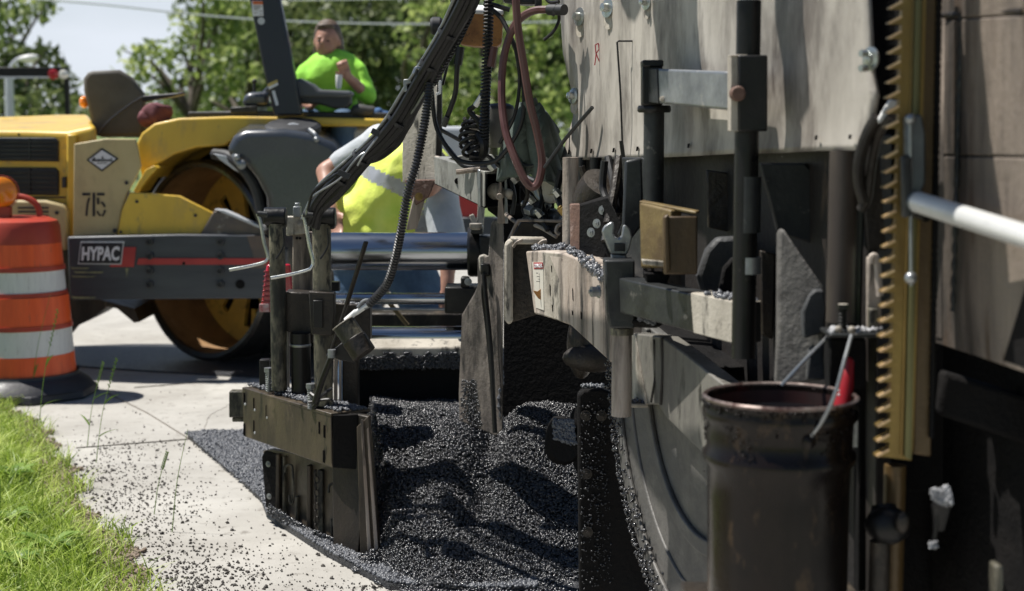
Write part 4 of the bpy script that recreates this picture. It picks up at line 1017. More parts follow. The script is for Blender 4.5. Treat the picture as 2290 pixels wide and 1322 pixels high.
for (a, c) in ((570, 905), (598, 921), (570, 955), (727, 966), (716, 958), (726, 1022), (548, 893), (548, 962)):
    y = yL + (yR - yL) * (a - 541) / 200; b.pp([(a - 4, c - 15), (a + 4, c - 12), (a + 4, c + 15), (a - 4, c + 12)], y - .002, .006, (.45, .55, 0))
part(b, 'slot_hole', 'soot', beam, 0)
b = MB()
for (a, c) in ((570, 917), (598, 934), (570, 968), (548, 904)):
    y = yL + (yR - yL) * (a - 541) / 200; b.ell(W(a, c, y - .006), (.005, .003, .006), None, 1)
part(b, 'slot_pin', 'white', beam, 0)
b = MB(); b.rect(512, 876, 546, 934, 6.10, .06); b.rect(519, 934, 546, 944, 6.11, .05); part(b, 'stub_tube', 'postp', beam, .004)
# hanging gate panels below the beam
g0, g1 = 6.05, 5.42
def gy(px): return g0 + (g1 - g0) * (px - 585) / 260
b = MB(); b.pp([(p[0], p[1], gy(p[0]) + .03) for p in [(588, 1008), (610, 1003), (790, 1045), (800, 1000), (826, 960), (850, 1262), (842, 1286), (775, 1262), (690, 1210), (620, 1165), (596, 1140)]], 0, .018, (.5, .6, 0))
gate = part(b, 'end_gate', 'gatep', bevel=.004)
b = MB(); b.pp([(585, 1022, 6.02), (592, 1008, 6.01), (604, 1010, 6.0), (640, 1026, 5.95), (642, 1140, 5.95), (618, 1150, 5.98), (594, 1134, 6.02)], 0, .012, (.4, .5, 0)); fl = part(b, 'gate_flange', 'soot', gate, .003)
for a, c in ((600, 1038), (602, 1110)): boltat(a, c, 5.98, .007, gate, 'galv', (-.5, -.8, 0))
def rib(x, y0, y1, w, d=.035, m='gatep', yy=None):
    bb = MB(); y = (yy if yy else gy(x)) - .01
    bb.pp([(x - w / 2, y0, y), (x + w / 2, y0 + w * .28, y), (x + w / 2, y1 + w * .28, y), (x - w / 2, y1, y)], 0, d, (.35, .6, 0)); return part(bb, 'gate_rib', m, gate, .003)
rib(620, 1015, 1170, 8); rib(634, 1020, 1178, 5, m='postp'); rib(690, 1040, 1200, 9); rib(716, 1050, 1215, 12, m='postp'); rib(662, 1110, 1190, 6, m='postp'); rib(758, 1062, 1235, 10); rib(742, 1160, 1240, 6, m='postp')
for (x0, y0, w, h) in ((638, 1040, 18, 84), (735, 1082, 22, 98)):
    bb = MB(); y = gy(x0) - .035
    path = [(x0, y0 + h * .2, y), (x0 + 2, y0 + 4, y), (x0 + w * .5, y0, y), (x0 + w * .9, y0 + 8, y), (x0 + w, y0 + h * .7, y), (x0 + w * .9, y0 + h, y), (x0 + w * .6, y0 + h, y), (x0 + w * .5, y0 + h * .8, y)]
    bb.tube(wp(path, 5), .005, 6); part(bb, 'gate_hook', 'postp', gate, 0)
bb = MB()
for k in range(11):
    c = W(706 + (k % 2) * 2, 1058 + k * 15, gy(706) - .06); L = .013; s = (k % 2)
    ring = [c + V((math.cos(t) * (.008 if s else .003), math.cos(t) * (0 if s else .006), math.sin(t) * L)) for t in [2 * math.pi * i / 10 for i in range(11)]]
    bb.tube(ring, .0032, 5)
part(bb, 'gate_chain', 'grime', gate, 0)
b = MB(); b.pp([(598, 1142, 5.98), (700, 1205, 5.74), (776, 1262, 5.58), (836, 1285, 5.42), (832, 1293, 5.42), (770, 1275, 5.58), (690, 1222, 5.74), (594, 1156, 5.98)], 0, .03, (.4, .5, 0)); part(b, 'gate_shoe', 'slate', gate, .003)
crumbs((W(602, 1128, 5.93), W(700, 1190, 5.72), W(704, 1212, 5.70), W(598, 1150, 5.94)), 700, gate, name='shoe_crumbs', m='stone')
crumbs((W(700, 1185, 5.66), W(830, 1240, 5.44), W(834, 1282, 5.42), W(700, 1216, 5.68)), 1300, gate, name='shoe_crumbs', m='stone')
# inner upright plate beside the heap; light on its front edge put in as paler lips
b = MB(); b.pp([(797, 955, 5.42), (824, 930, 5.42), (850, 1258, 5.40), (842, 1285, 5.40), (806, 1270, 5.41)], 0, .016, (.35, .9, 0)); gp_ = part(b, 'gate_side_plate', 'gatep', gate, .003)
b = MB(); b.pp([(806, 940, 5.405), (812, 938, 5.405), (830, 1225, 5.385), (822, 1232, 5.385)], 0, .010); b.pp([(820, 960, 5.40), (824, 958, 5.40), (846, 1225, 5.38), (838, 1238, 5.38)], 0, .012); part(b, 'plate_lip', 'arm', gate, .002)
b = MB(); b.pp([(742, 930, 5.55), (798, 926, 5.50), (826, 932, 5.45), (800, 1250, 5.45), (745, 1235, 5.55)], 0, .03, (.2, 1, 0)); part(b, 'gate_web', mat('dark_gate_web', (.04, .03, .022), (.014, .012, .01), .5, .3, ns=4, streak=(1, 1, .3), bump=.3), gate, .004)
b = MB(); b.pp([(744, 930), (800, 927), (800, 1050), (744, 1046)], 5.485, .02); part(b, 'beam_end_shadow_box', 'soot', gate, .002)  # black plate standing for the shade inside the open beam end
# -- the posts on the beam
def post(px0, px1, y0, y1, y, m='postp'):
    b = MB(); r = (px1 - px0) / 2 * y / FPX; a = W((px0 + px1) / 2, y0, y); c = W((px0 + px1) / 2, y1, y); c.x = a.x
    b.cyl(a, V((a.x, a.y, c.z)), r, n=24); return part(b, 'guide_post', m, None, 0)
pl = post(601, 637, 500, 872, 5.86); pr = post(698, 740, 500, 905, 5.62)
def roller(x0, x1, y0, y1, y, par):
    b = MB(); r = (y1 - y0) / 2 * y / FPX; c = (y0 + y1) / 2
    b.cyl(W(x0, c, y), W(x1, c, y), r, n=24); o = part(b, 'post_cap', 'black', par, .006, seg=3)
    b = MB(); b.rect(x0 + 4, c, x1 - 4, y1 + 6, y - .01, .06); part(b, 'cap_saddle', 'black', par, .005); return o
roller(591, 641, 464, 505, 5.86, pl); roller(690, 751, 464, 507, 5.62, pr)
def crank(pts, y, par):
    b = MB(); b.tube(wp([(a, c, y) for a, c in pts], 7), .0062, 10); o = part(b, 'crank_handle', 'rod', par, 0)
    b = MB(); b.cyl(W(pts[0][0], pts[0][1], y), W(pts[0][0] + 22, pts[0][1] + 2, y), .011, n=12); part(b, 'crank_boss', 'slate', o, 0); return o
crank([(576, 478), (583, 500), (590, 540), (599, 572), (597, 582), (588, 588), (560, 595), (513, 604)], 5.72, pl)
crank([(678, 480), (684, 505), (692, 550), (700, 583), (697, 598), (686, 605), (650, 614), (606, 622)], 5.46, pr)
for (x0, y0, y) in ((629, 545, 5.80), (728, 545, 5.55)):
    b = MB(); b.tube(wp([(x0 + 4, y0 - 35, y), (x0 + 6, y0, y), (x0 - 2, y0 + 20, y), (x0 - 12, y0 + 34, y)], 5), .0035, 6); part(b, 'crank_cable', 'hose', pl if x0 < 700 else pr, 0)
b = MB(); b.pp([(690, 652), (748, 655), (748, 700), (742, 752), (696, 748)], 5.56, .05); part(b, 'post_clamp', 'grime', pr, .004)
b = MB(); b.rect(700, 672, 722, 734, 5.545, .012); part(b, 'clamp_pad', 'black', pr, .003)
# rear mount between the posts
b = MB(); b.pp([(640, 484), (690, 484), (690, 522), (640, 528)], 5.98, .03); boltp = part(b, 'mount_plate', 'beige')
boltat(668, 503, 5.975, .009, boltp, 'beige')
b = MB(); b.rect(655, 462, 672, 486, 5.96, .03); b.rect(659, 454, 670, 464, 5.965, .02); part(b, 'mount_pin', 'galv', boltp, .003)
b = MB(); b.rect(654, 520, 697, 652, 5.99, .05); b2 = part(b, 'mount_post', 'arm')
b = MB(); b.cyl(W(664, 533, 5.985), W(664, 533, 6.0), .005); b.cyl(W(671, 533, 5.985), W(671, 533, 6.0), .005); part(b, 'mount_hole', 'soot', b2, 0)
b = MB(); b.pp([(637, 652), (700, 656), (700, 765), (690, 775), (655, 775), (650, 745), (637, 740)], 5.88, .10); part(b, 'mount_block', 'grime', None, .006)
b = MB(); a = W(672, 745, 5.86); c = W(672, 895, 5.86); b.cyl(a, V((a.x, a.y, c.z)), .038, n=24); lc = part(b, 'lift_cylinder', 'black', None, 0)
b = MB(); q_ = W(672, 772, 5.86); b.lathe([(.039, -.004), (.041, 0), (.041, .004), (.039, .006)], q_, n=24); part(b, 'cylinder_ring', 'galv', lc, 0)
b = MB(); b.rect(632, 710, 646, 870, 6.0, .03); part(b, 'rear_stay', 'arm', None, .003)
b = MB(); b.rect(580, 806, 602, 872, 6.0, .02); b.rect(580, 805, 602, 812, 5.99, .05); part(b, 'beam_bracket', 'black', None, .003)
def screw(px, y0, y1, y, r=.012):
    b = MB(); a = W(px, y0, y); c = W(px, y1, y); c.x = a.x
    b.ribbed([a, V((a.x, a.y, c.z))], r, .007, .25, 12); b.cyl(a, a + V((0, 0, .016)), r * 1.4, n=6); return part(b, 'adjust_screw', 'galv', None, 0)
screw(600, 832, 876, 5.88); screw(694, 868, 915, 5.60)
b = MB(); b.pp([(686, 862), (706, 862), (708, 920), (700, 922), (698, 874), (686, 874)], 5.63, .03); part(b, 'screw_bracket', 'beige', None, .003)
# prop rod and sensor
b = MB(); b.bar(W(819, 540, 5.40), W(775, 682, 5.46), .018, .010); b.bar(W(775, 682, 5.46), W(704, 895, 5.5), .016, .010); part(b, 'prop_rod', 'grime', None, .003)
b = MB(); b.tube(wp([(700, 905, 5.46), (720, 885, 5.42), (742, 868, 5.43)], 4), .006, 6); b.tube(wp([(694, 880, 5.45), (712, 896, 5.42), (700, 912, 5.44)], 4), .007, 6); b.tube(wp([(690, 900, 5.45), (735, 893, 5.43), (745, 900, 5.43)], 4), .005, 6); part(b, 'tied_cable', 'hose', None, 0)
s1, s2, s3 = W(768, 724, 5.28), W(797, 766, 5.27), W(815, 793, 5.26)
b = MB(); b.cyl(s1, s2, .041, n=28); sn = part(b, 'slope_sensor', 'postp', None, .003)
b = MB(); b.cyl(s2 - (s3 - s2) * .35, s3, .044, n=28); part(b, 'sensor_cup', 'grime', sn, .003)
b = MB(); dd = (s1 - s2).normalized(); b.cyl(s1, s1 + dd * .004, .043, n=28); part(b, 'sensor_cap', 'beige', sn, .001)
b = MB(); b.cyl(s1 + dd * .004 + V((.012, 0, .006)), W(797, 696, 5.28), .012, .009); b.cyl(W(795, 700, 5.28), W(822, 683, 5.27), .010, .008); part(b, 'sensor_stem', 'white', sn, 0)
b = MB(); b.tube(wp([(800, 688, 5.27), (812, 674, 5.27), (826, 672, 5.27), (830, 682, 5.27), (815, 690, 5.27)], 5), .006, 8); part(b, 'sensor_shackle', 'galv', sn, 0)
b = MB(); b.pp([(735, 790), (768, 764), (800, 800), (796, 812), (760, 806), (745, 800)], 5.30, .03); b.tube([W(742, 788, 5.29), W(735, 800, 5.29)], .012, 8); b.tube([W(813, 745, 5.24), W(833, 782, 5.24)], .004, 6); part(b, 'sensor_arm', 'black', sn, .003)
b = MB(); b.tube([W(742, 796, 5.32), W(722, 845, 5.36), W(704, 900, 5.42)], .011, 8); part(b, 'sensor_rod', 'black', sn, 0)
b = MB(); b.cyl(W(742, 782, 5.27), W(742, 800, 5.27), .014); part(b, 'rod_collar', 'galv', sn, 0)
# column next to the heap
b = MB(); b.pp([(742, 676), (828, 684), (828, 760), (800, 790), (800, 940), (765, 940), (765, 800), (742, 760)], 5.74, .08); part(b, 'gate_column', 'grime', None, .006)
b = MB(); b.rect(746, 800, 754, 935, 5.72, .02); b.rect(758, 790, 763, 935, 5.725, .02); part(b, 'column_strip', 'arm', None, .002)
crumbs((W(745, 677, 5.75), W(826, 685, 5.75), W(826, 683, 5.80), W(745, 675, 5.80)), 120, PV, name='column_crumbs')
# -- extension tubes
b = MB(); b.cyl(W(742, 562, 6.3), W(1056, 562, 6.3), 42.5 * 6.3 / FPX, n=48); ch = part(b, 'extension_tube', 'chrome', None, 0)
b = MB(); b.cyl(W(735, 668, 6.25), W(998, 668, 6.25), 13 * 6.25 / FPX, n=28); part(b, 'extension_tube', 'chrome', None, 0)
b = MB(); b.cyl(W(740, 690, 6.22), W(995, 692, 6.22), .006, n=12); part(b, 'guide_rod', 'galv', None, 0)
b = MB(); b.cyl(W(795, 753, 6.2), W(1040, 753, 6.2), 24 * 6.2 / FPX, n=40); part(b, 'extension_tube', 'chrome', None, 0)
b = MB(); b.lathe([(.0, 0), (.096, 0), (.104, .01), (.104, .05), (.086, .055), (.0, .055)], W(1046, 562, 6.3), (1, 0, 0), 36); cl = part(b, 'tube_collar', 'black', None, 0)
b = MB(); b.rect(1072, 528, 1100, 600, 6.2, .12); b.rect(1052, 506, 1080, 524, 6.18, .08); part(b, 'collar_block', 'slate', cl, .006)
b = MB(); b.rect(1050, 500, 1078, 512, 6.12, .03); b.cyl(W(1064, 500, 6.14), W(1064, 514, 6.14), .018, n=12); part(b, 'collar_bolt', 'beige', cl, .003)
b = MB(); b.rect(994, 642, 1074, 702, 6.15, .16); b.rect(1030, 620, 1050, 645, 6.15, .06); bx = part(b, 'lock_block', 'black', None, .008)
boltat(1047, 630, 6.13, .009, bx)
b = MB(); b.bar(W(1090, 300, 6.4), W(1072, 520, 6.4), .022, .03); b.bar(W(1054, 480, 6.4), W(1068, 515, 6.4), .02, .02); part(b, 'tube_stay', 'beige', None, .003)
# mould board with mix on its ledge
b = MB(); b.rect(792, 784, 1040, 955, 6.12, .10); mbo = part(b, 'mould_board', 'soot', None, .008)
b = MB(); b.pp([(794, 778), (1040, 778), (1040, 822), (794, 826)], 6.10, .09, (0, 1, .5)); part(b, 'board_ledge', 'beige', mbo, .006)
crumbs((W(800, 800, 6.09), W(1036, 796, 6.09), W(1036, 826, 6.085), W(800, 828, 6.085)), 900, mbo, .003, .007, 'ledge_crumbs', 'stone', .003)
for (cx, w) in ((870, 22), (912, 14), (960, 12), (1008, 24), (985, 8)):
    crumbs((W(cx - w * .6, 790, 6.088), W(cx + w * .6, 790, 6.088), W(cx + w, 824, 6.085), W(cx - w, 824, 6.085)), w * 12, mbo, .003, .007, 'ledge_crumbs', 'stone', .003)
b = MB(); b.rect(760, 700, 1060, 782, 6.75, .1); part(b, 'rear_crossmember', 'grime', None, .01)
b = MB(); b.tube([W(858, 662, 6.5), W(912, 728, 6.5)], .010, 8); part(b, 'screed_tie', 'gold', None, 0)
b = MB(); b.pp([(795, 830), (1130, 820), (1400, 820), (1400, 1000), (795, 1000)], 6.3, .1); part(b, 'screed_body', 'soot', None, .01)
# -- inner deflector plate, at the centre of the view
b = MB(); b.pp([(1068, 578), (1092, 574), (1098, 500), (1104, 492), (1126, 490), (1124, 960), (1108, 976), (1068, 958), (1028, 942), (1026, 880), (1033, 705), (1062, 655), (1068, 640)], (5.62, 5.40), .025)
df = part(b, 'deflector_plate', mat('deflector_paint', (.21, .185, .16), (.12, .10, .085), .6, .1, ns=5, streak=(1, 1, .35), c3=(.014, .013, .012), spot=.6, ss=18, c4=(.035, .03, .027), spot4=.56, s4=4, bump=.3, bs=70), None, .005)
crumbs((W(1032, 850, 5.58), W(1106, 850, 5.48), W(1110, 970, 5.46), W(1030, 940, 5.58)), 900, df, .0022, .005, 'stuck_crumbs', 'stone', 0)
b = MB(); b.tube(wp([(1120, 815, 5.43), (1124, 850, 5.42), (1116, 900, 5.42), (1126, 960, 5.42)], 6), [.006 + .003 * math.sin(k * 3) for k in range(19)], 7); part(b, 'edge_deposit', 'stoneg', df, 0)
b = MB(); b.pp([(1070, 574), (1082, 570), (1094, 576), (1094, 606), (1072, 608)], 5.50, .05); part(b, 'deflector_latch', 'beige', df, .005)
b = MB(); b.rect(1075, 590, 1096, 618, 5.46, .04); part(b, 'latch_knob', 'black', df, .006)
b = MB(); b.tube(wp([(1082, 612, 5.44), (1086, 660, 5.43), (1098, 790, 5.41), (1107, 968, 5.38)], 8), .0085, 10); b.tube(wp([(1084, 620, 5.44), (1078, 655, 5.44), (1090, 760, 5.43), (1104, 930, 5.40)], 8), .004, 8); part(b, 'drag_rod', 'black', df, 0)
# -- beam bracket, mast, rods above the tubes
def bx4(q, y0, y1, m, name, par=None, t=.02, d=(0, 1, 0), bev=.004):
    b = MB(); b.pp(q, (y0, y1), t, d); return part(b, name, m, par, bev)
mast = bx4([(900, 300), (962, 190), (978, 190), (974, 405), (950, 405), (900, 410)], 5.95, 5.85, 'beige', 'mast', None, .07)
bx4([(922, 270), (928, 262), (926, 408), (920, 408)], 5.93, 5.93, 'greyp', 'mast_seam', mast, .01, bev=.001)
bx4([(976, 150), (988, 150), (988, 410), (974, 410)], 5.86, 5.86, 'grime', 'mast_edge', mast, .05)
bx4([(981, 180), (987, 180), (986, 210), (975, 214), (975, 208), (981, 206)], 5.80, 5.80, 'white', 'mast_clip', mast, .01, bev=.001)
bx4([(905, 402), (975, 402), (958, 442), (930, 460), (912, 440)], 5.84, 5.80, 'rust', 'mast_foot', mast, .04)
bx4([(956, 425), (932, 512), (908, 516), (915, 480), (925, 438)], 5.82, 5.84, 'arm', 'mast_stay', mast, .03)
boltat(937, 440, 5.79, .009, mast, 'brass')
F = [W(970, 350, 5.75), W(1084, 384, 5.35), W(1084, 466, 5.35), W(972, 412, 5.75)]
dB = V((.12, .16, 0))
b = MB(); b.loft([p for p in F], [p + V((.004, .008, 0)) for p in F]); xb = part(b, 'box_beam', 'greyp', None, .004)
b = MB(); b.plate([F[0], F[1], F[1] + dB, F[0] + dB], (0, 0, -.008)); part(b, 'beam_lid', 'greyp', xb, .002)
b = MB(); b.plate([F[3], F[2], F[2] + dB, F[3] + dB], (0, 0, .008)); b.plate([F[0] + dB, F[1] + dB, F[2] + dB, F[3] + dB], (.004, .008, 0)); part(b, 'beam_back', 'soot', xb, .002)
b = MB(); b.cyl(W(1023, 405, 5.555), W(1023, 405, 5.60), .011); part(b, 'beam_hole', 'soot', xb, 0)
bx4([(972, 348), (984, 350), (984, 412), (972, 410)], 5.745, 5.73, 'arm', 'beam_band', xb, .02)
bx4([(1068, 378), (1075, 380), (1075, 463), (1068, 460)], 5.375, 5.365, 'galv', 'beam_band', xb, .01)
b = MB(); b.ell(W(1108, 428, 5.42), .030, None, 3); b.cyl(W(1108, 428, 5.42), W(1150, 436, 5.42), .018); b.ell(W(1138, 432, 5.38), .016, None, 2); part(b, 'ball_joint', 'beige', None, 0)
bx4([(1090, 390), (1200, 400), (1240, 440), (1240, 490), (1130, 500), (1090, 470)], 5.65, 5.6, 'soot', 'joint_housing', None, .2)
b = MB(); b.pp([(1116, 378), (1121, 378), (1124, 450), (1130, 500), (1112, 500), (1114, 450)], 5.36, .014); b.cyl(W(1117, 440, 5.345), W(1117, 440, 5.38), .012); part(b, 'locking_lever', 'arm', None, .003)
b = MB(); b.pp([(1128, 386), (1133, 386), (1136, 500), (1128, 500)], 5.40, .02); part(b, 'lever_guide', 'galv', None, .002)
# hydraulic lines and clutter between beam and apron
def hose(pts, r, m='hose', name='hydraulic_hose', par=None, n=8, k=8):
    b = MB(); b.tube(wp(pts, k), r, n); return part(b, name, m, par, 0)
hose([(1020, 385, 5.4), (1090, 378, 5.4), (1150, 385, 5.35), (1200, 425, 5.3), (1262, 440, 5.25)], .009, 'arm')
hose([(1130, 372, 5.42), (1165, 398, 5.35), (1210, 440, 5.3), (1262, 452, 5.22)], .008, 'beige')
hose([(1150, 372, 5.5), (1190, 405, 5.4), (1265, 425, 5.3)], .010)
hose([(1140, 395, 5.4), (1150, 440, 5.38), (1145, 480, 5.38)], .008)
hose([(1240, 470, 5.3), (1225, 500, 5.2), (1240, 520, 5.1)], .008)
hose([(1170, 455, 5.35), (1200, 470, 5.3), (1260, 478, 5.2)], .012, 'galv')
hose([(1180, 470, 5.33), (1200, 490, 5.3), (1262, 500, 5.2)], .012, 'black')
for k, (cx, cy) in enumerate(((1238, 418), (1228, 418), (1250, 416))):
    b = MB(); b.lathe([(.0, .0), (.052, 0), (.056, .006), (.056, .018), (.05, .022), (.03, .022), (.028, .03), (.0, .03)], W(cx, cy, 5.2 + .05 * k), (-.55, -.8, .1), 32)
    part(b, 'pulley', 'beige' if k != 1 else 'galv', None, 0)
for (a, c, r, m) in ((1180, 470, .018, 'galv'), (1205, 462, .022, 'black'), (1212, 455, .014, 'galv'), (1175, 492, .016, 'postp'), (1235, 485, .02, 'galv'), (1200, 485, .024, 'black')):
    b = MB(); b.cyl(W(a, c, 5.25), W(a + 14, c + 4, 5.2), r, n=6); b.cyl(W(a + 14, c + 4, 5.2), W(a + 20, c + 6, 5.2), r * .6); part(b, 'hose_fitting', m, None, .002)
# -- framed guard plates left of the arm
b = MB(); b.pp([(1135, 560), (1150, 520), (1165, 497), (1262, 497), (1262, 570), (1200, 600), (1135, 600)], 5.15, .02); g1_ = part(b, 'guard_plate', 'grime', None, .004)
b = MB(); b.tube(wp([(1133, 548, 5.12), (1148, 515, 5.12), (1158, 497, 5.12), (1170, 493, 5.12), (1262, 495, 5.12)], 6), .0055, 8); part(b, 'plate_bead', 'arm', g1_, 0)
b = MB(); b.tube(wp([(1262, 500, 5.0), (1248, 505, 5.0), (1244, 518, 5.0), (1252, 524, 5.0)], 5), .006, 8); part(b, 'tie_loop', 'arm', None, 0)
b = MB(); b.pp([(1140, 560), (1152, 545), (1215, 545), (1215, 700), (1150, 720), (1140, 720)], 5.0, .03); g2 = part(b, 'inner_guard', 'grime', None, .004)
b = MB(); b.pp([(1128, 548), (1140, 536), (1150, 540), (1147, 560), (1147, 720), (1138, 728), (1128, 716)], 4.93, .09); part(b, 'guard_flange', 'beige', g2, .008)
b = MB(); b.pp([(1140, 532), (1215, 533), (1226, 540), (1222, 547), (1150, 547)], 4.94, .08); part(b, 'guard_top', 'beige', g2, .006)
b = MB(); b.tube(wp([(1148, 552, 4.93), (1156, 542, 4.92), (1168, 536, 4.92)], 4), .005, 6); b.tube(wp([(1202, 550, 4.93), (1212, 540, 4.92), (1222, 538, 4.92)], 4), .005, 6); part(b, 'guard_lug', 'arm', g2, 0)
# -- tow arm with its side face
def ay(px): return 4.78 - .80 * (px - 1175) / 240
arm_out = [(1175, 562), (1215, 560), (1262, 566), (1290, 578), (1330, 602), (1362, 640), (1366, 812), (1275, 728), (1230, 712), (1194, 702)]
b = MB(); b.pp([(p[0], p[1], ay(p[0])) for p in arm_out], 0, .10, (.9, .3, 0)); ta = part(b, 'tow_arm', 'arm', None, .006, seg=3)
b = MB(); b.pp([(1212, 564, ay(1212) - .004), (1254, 568, ay(1254) - .004), (1254, 718, ay(1254) - .004), (1218, 706, ay(1218) - .004)], 0, .004, (.9, .3, 0)); part(b, 'arm_cover_plate', 'beige', ta, .002)
crumbs([W(1190, 560, 4.85), W(1262, 562, 4.62), W(1272, 556, 4.7), W(1196, 556, 4.9)], 160, ta, .004, .010, 'arm_crumbs', 'stoneg', .01)
crumbs([W(1268, 566, 4.5), W(1350, 630, 4.18), W(1362, 622, 4.25), W(1280, 562, 4.6)], 420, ta, .005, .012, 'arm_crumbs', 'stoneg', .018)
b = MB()
for (a, c, w, h) in ((1234, 602, 4, 9), (1231, 650, 5, 15), (1236, 690, 4, 9), (1282, 660, 5, 16), (1300, 706, 4, 10), (1280, 700, 3, 6), (1258, 590, 4, 12)):
    b.pp([(a - w / 2, c - h), (a + w / 2, c - h * .5), (a + w * .6, c + h), (a - w * .3, c + h * .7)], ay(a) - .007, .005)
part(b, 'tar_spot', 'soot', ta, 0)
yy = ay(1202) - .006
b = MB(); b.pp([(1190, 586, ay(1190) - .004), (1214, 586, ay(1214) - .008), (1216, 694, ay(1216) - .008), (1198, 688, ay(1198) - .004)], 0, .004, (.9, .3, 0)); lb = part(b, 'warning_decal', mat('decal_cream', (.55, .52, .45), None, .5), ta, 0)
b = MB(); b.pp([(1193, 587, ay(1193) - .007), (1213, 587, ay(1213) - .011), (1214, 601, ay(1214) - .011), (1194, 602, ay(1194) - .007)], 0, .003, (.9, .3, 0)); part(b, 'decal_header', 'redp', lb, 0)
text('DANGER', [W(1195, 590, ay(1195) - .014), W(1212, 590, ay(1212) - .018), W(1213, 598, ay(1212) - .018), W(1196, 599, ay(1195) - .014)], 'decal_lettering', M['decal'], lb, .001)
b = MB()
for (x0, y0, x1, y1) in ((1199, 610, 1203, 612), (1205, 612, 1211, 614), (1200, 618, 1209, 619.5), (1203, 624, 1212, 625), (1199, 629, 1206, 630.5), (1208, 606, 1209.5, 622)): b.rect(x0, y0, x1, y1, ay(1205) - .013, .003)
part(b, 'decal_drawing', mat('decal_grey_ink', (.25, .24, .22), None, .5), lb, 0)
b = MB(); b.pp([(1192, 650), (1202, 652), (1210, 646), (1216, 650), (1216, 660), (1212, 672), (1204, 668), (1198, 660)], ay(1208) - .012, .003); part(b, 'decal_hazard_mark', mat('decal_amber', (.45, .2, .04), (.2, .09, .03), .5, ns=80), lb, 0)
# second half of the arm, below the collar, and the dark pocket beneath
def by(px): return 4.08 - .62 * (px - 1415) / 200
b = MB(); b.pp([(p[0], p[1], by(p[0])) for p in [(1412, 745), (1478, 752), (1530, 790), (1625, 866), (1640, 1040), (1580, 1022), (1490, 935), (1472, 905), (1412, 905)]], 0, .05, (.9, .3, 0)); lp = part(b, 'arm_side_plate', mat('oily_arm_plate', (.20, .19, .165), (.10, .094, .082), .5, 0, ns=6, streak=(1, 1, .3), c3=(.02, .018, .016), spot=.6, ss=20, bump=.12), None, .004)
b = MB(); b.pp([(1414, 748, by(1414) - .01), (1420, 748, by(1420) - .01), (1446, 905, by(1446) - .012), (1414, 905, by(1414) - .01)], 0, .01, (.9, .3, 0)); part(b, 'bright_gusset', 'beige', lp, .002)
b = MB(); b.tube(wp([(1480, 755, by(1480) - .01), (1482, 820, by(1480) - .01), (1478, 905, by(1478) - .01)], 6), .004, 6); b.tube(wp([(1462, 760, by(1462) - .01), (1466, 830, by(1462) - .01), (1456, 900, by(1462) - .01)], 6), .003, 6); part(b, 'plate_run', 'grime', lp, 0)
b = MB(); b.pp([(1375, 904, 3.98), (1450, 904, 3.98), (1450, 912, 3.98), (1375, 912, 3.98)], 0, .08); part(b, 'arm_shelf', 'beige', None, .003)
crumbs([W(1410, 903, 3.99), W(1446, 903, 3.99), W(1446, 900, 4.05), W(1410, 900, 4.05)], 90, PV, .004, .009, 'shelf_crumbs', 'stone', .006)
# dark steel walls round the auger pocket
bx4([(1126, 560), (1300, 560), (1400, 700), (1400, 960), (1126, 960)], 6.05, 5.9, 'soot', 'auger_back_wall', None, .05)
bx4([(1126, 490), (1470, 490), (1470, 560), (1126, 560)], 5.6, 5.6, 'soot', 'auger_roof', None, .3)
b = MB(); b.pp([(1292, 885), (1305, 872), (1345, 870), (1372, 880), (1420, 900), (1450, 1100), (1470, 1340), (1360, 1345), (1296, 1330)], 4.72, .06); part(b, 'auger_end_plate', 'soot', None, .008)
b = MB(); b.cyl(W(1262, 1000, 5.2), W(1330, 985, 5.5), .05, n=20); b.lathe([(.05, 0), (.12, .01), (.12, .03), (.05, .05)], W(1290, 985, 5.3), (1, .3, 0), 24); au = part(b, 'auger', 'soot', None, 0)
crumbs([W(1238, 945, 5.22), W(1282, 942, 5.2), W(1288, 1000, 5.17), W(1240, 985, 5.2)], 380, au, .004, .009, 'auger_crumbs', 'stoneg', .01)
b = MB(); b.ell(W(1262, 985, 5.27), (.06, .06, .09), None, 3); b.jitter(.03, 9); part(b, 'auger_clot', 'soot', au, 0)
crumbs([W(1300, 868, 4.74), W(1350, 870, 4.74), W(1350, 866, 4.78), W(1300, 864, 4.78)], 70, PV, .004, .008, 'edge_crumbs', 'stoneg', .008)
b = MB(); b.ell(W(1330, 800, 5.2), (.11, .06, .05), None, 3); b.ell(W(1300, 770, 5.25), (.05, .07, .12), None, 3); part(b, 'auger_drive_case', 'grime', None, 0)
# -- clamp post and lower swing arm
def vpost(px, y0, y1, y, r, m, name, par=None, n=24, bev=0):
    b = MB(); a = W(px, y0, y); c = W(px, y1, y); b.cyl(a, V((a.x, a.y, c.z)), r, n=n); return part(b, name, m, par, bev)
lowp = vpost(1391, 733, 930, 3.92, .0255, 'arm', 'lower_post')
vpost(1391, 733, 748, 3.92, .030, 'postp', 'post_collar', lowp)
b = MB(); b.pp([(1352, 582), (1420, 582), (1420, 735), (1364, 735), (1358, 700), (1354, 640)], 3.86, .09); cb = part(b, 'swing_arm_collar', 'slate', None, .005)
boltat(1340, 652, 3.86, .013, cb, 'galv', (-1, -.3, 0), 1.3, 'clamp_screw', 1.4)
F = [W(1384, 622, 3.84), W(1660, 682, 3.36), W(1660, 772, 3.36), W(1386, 700, 3.84)]; dB = V((.05, .05, 0))
b = MB(); b.loft(F, [p + dB for p in F]); sa = part(b, 'swing_arm', 'slate', None, .004)
b = MB(); T1 = 0.62
e = [F[0].lerp(F[1], T1), F[1], F[2], F[3].lerp(F[2], T1 + .02)]; off_ = V((-.0025, -.0025, 0))
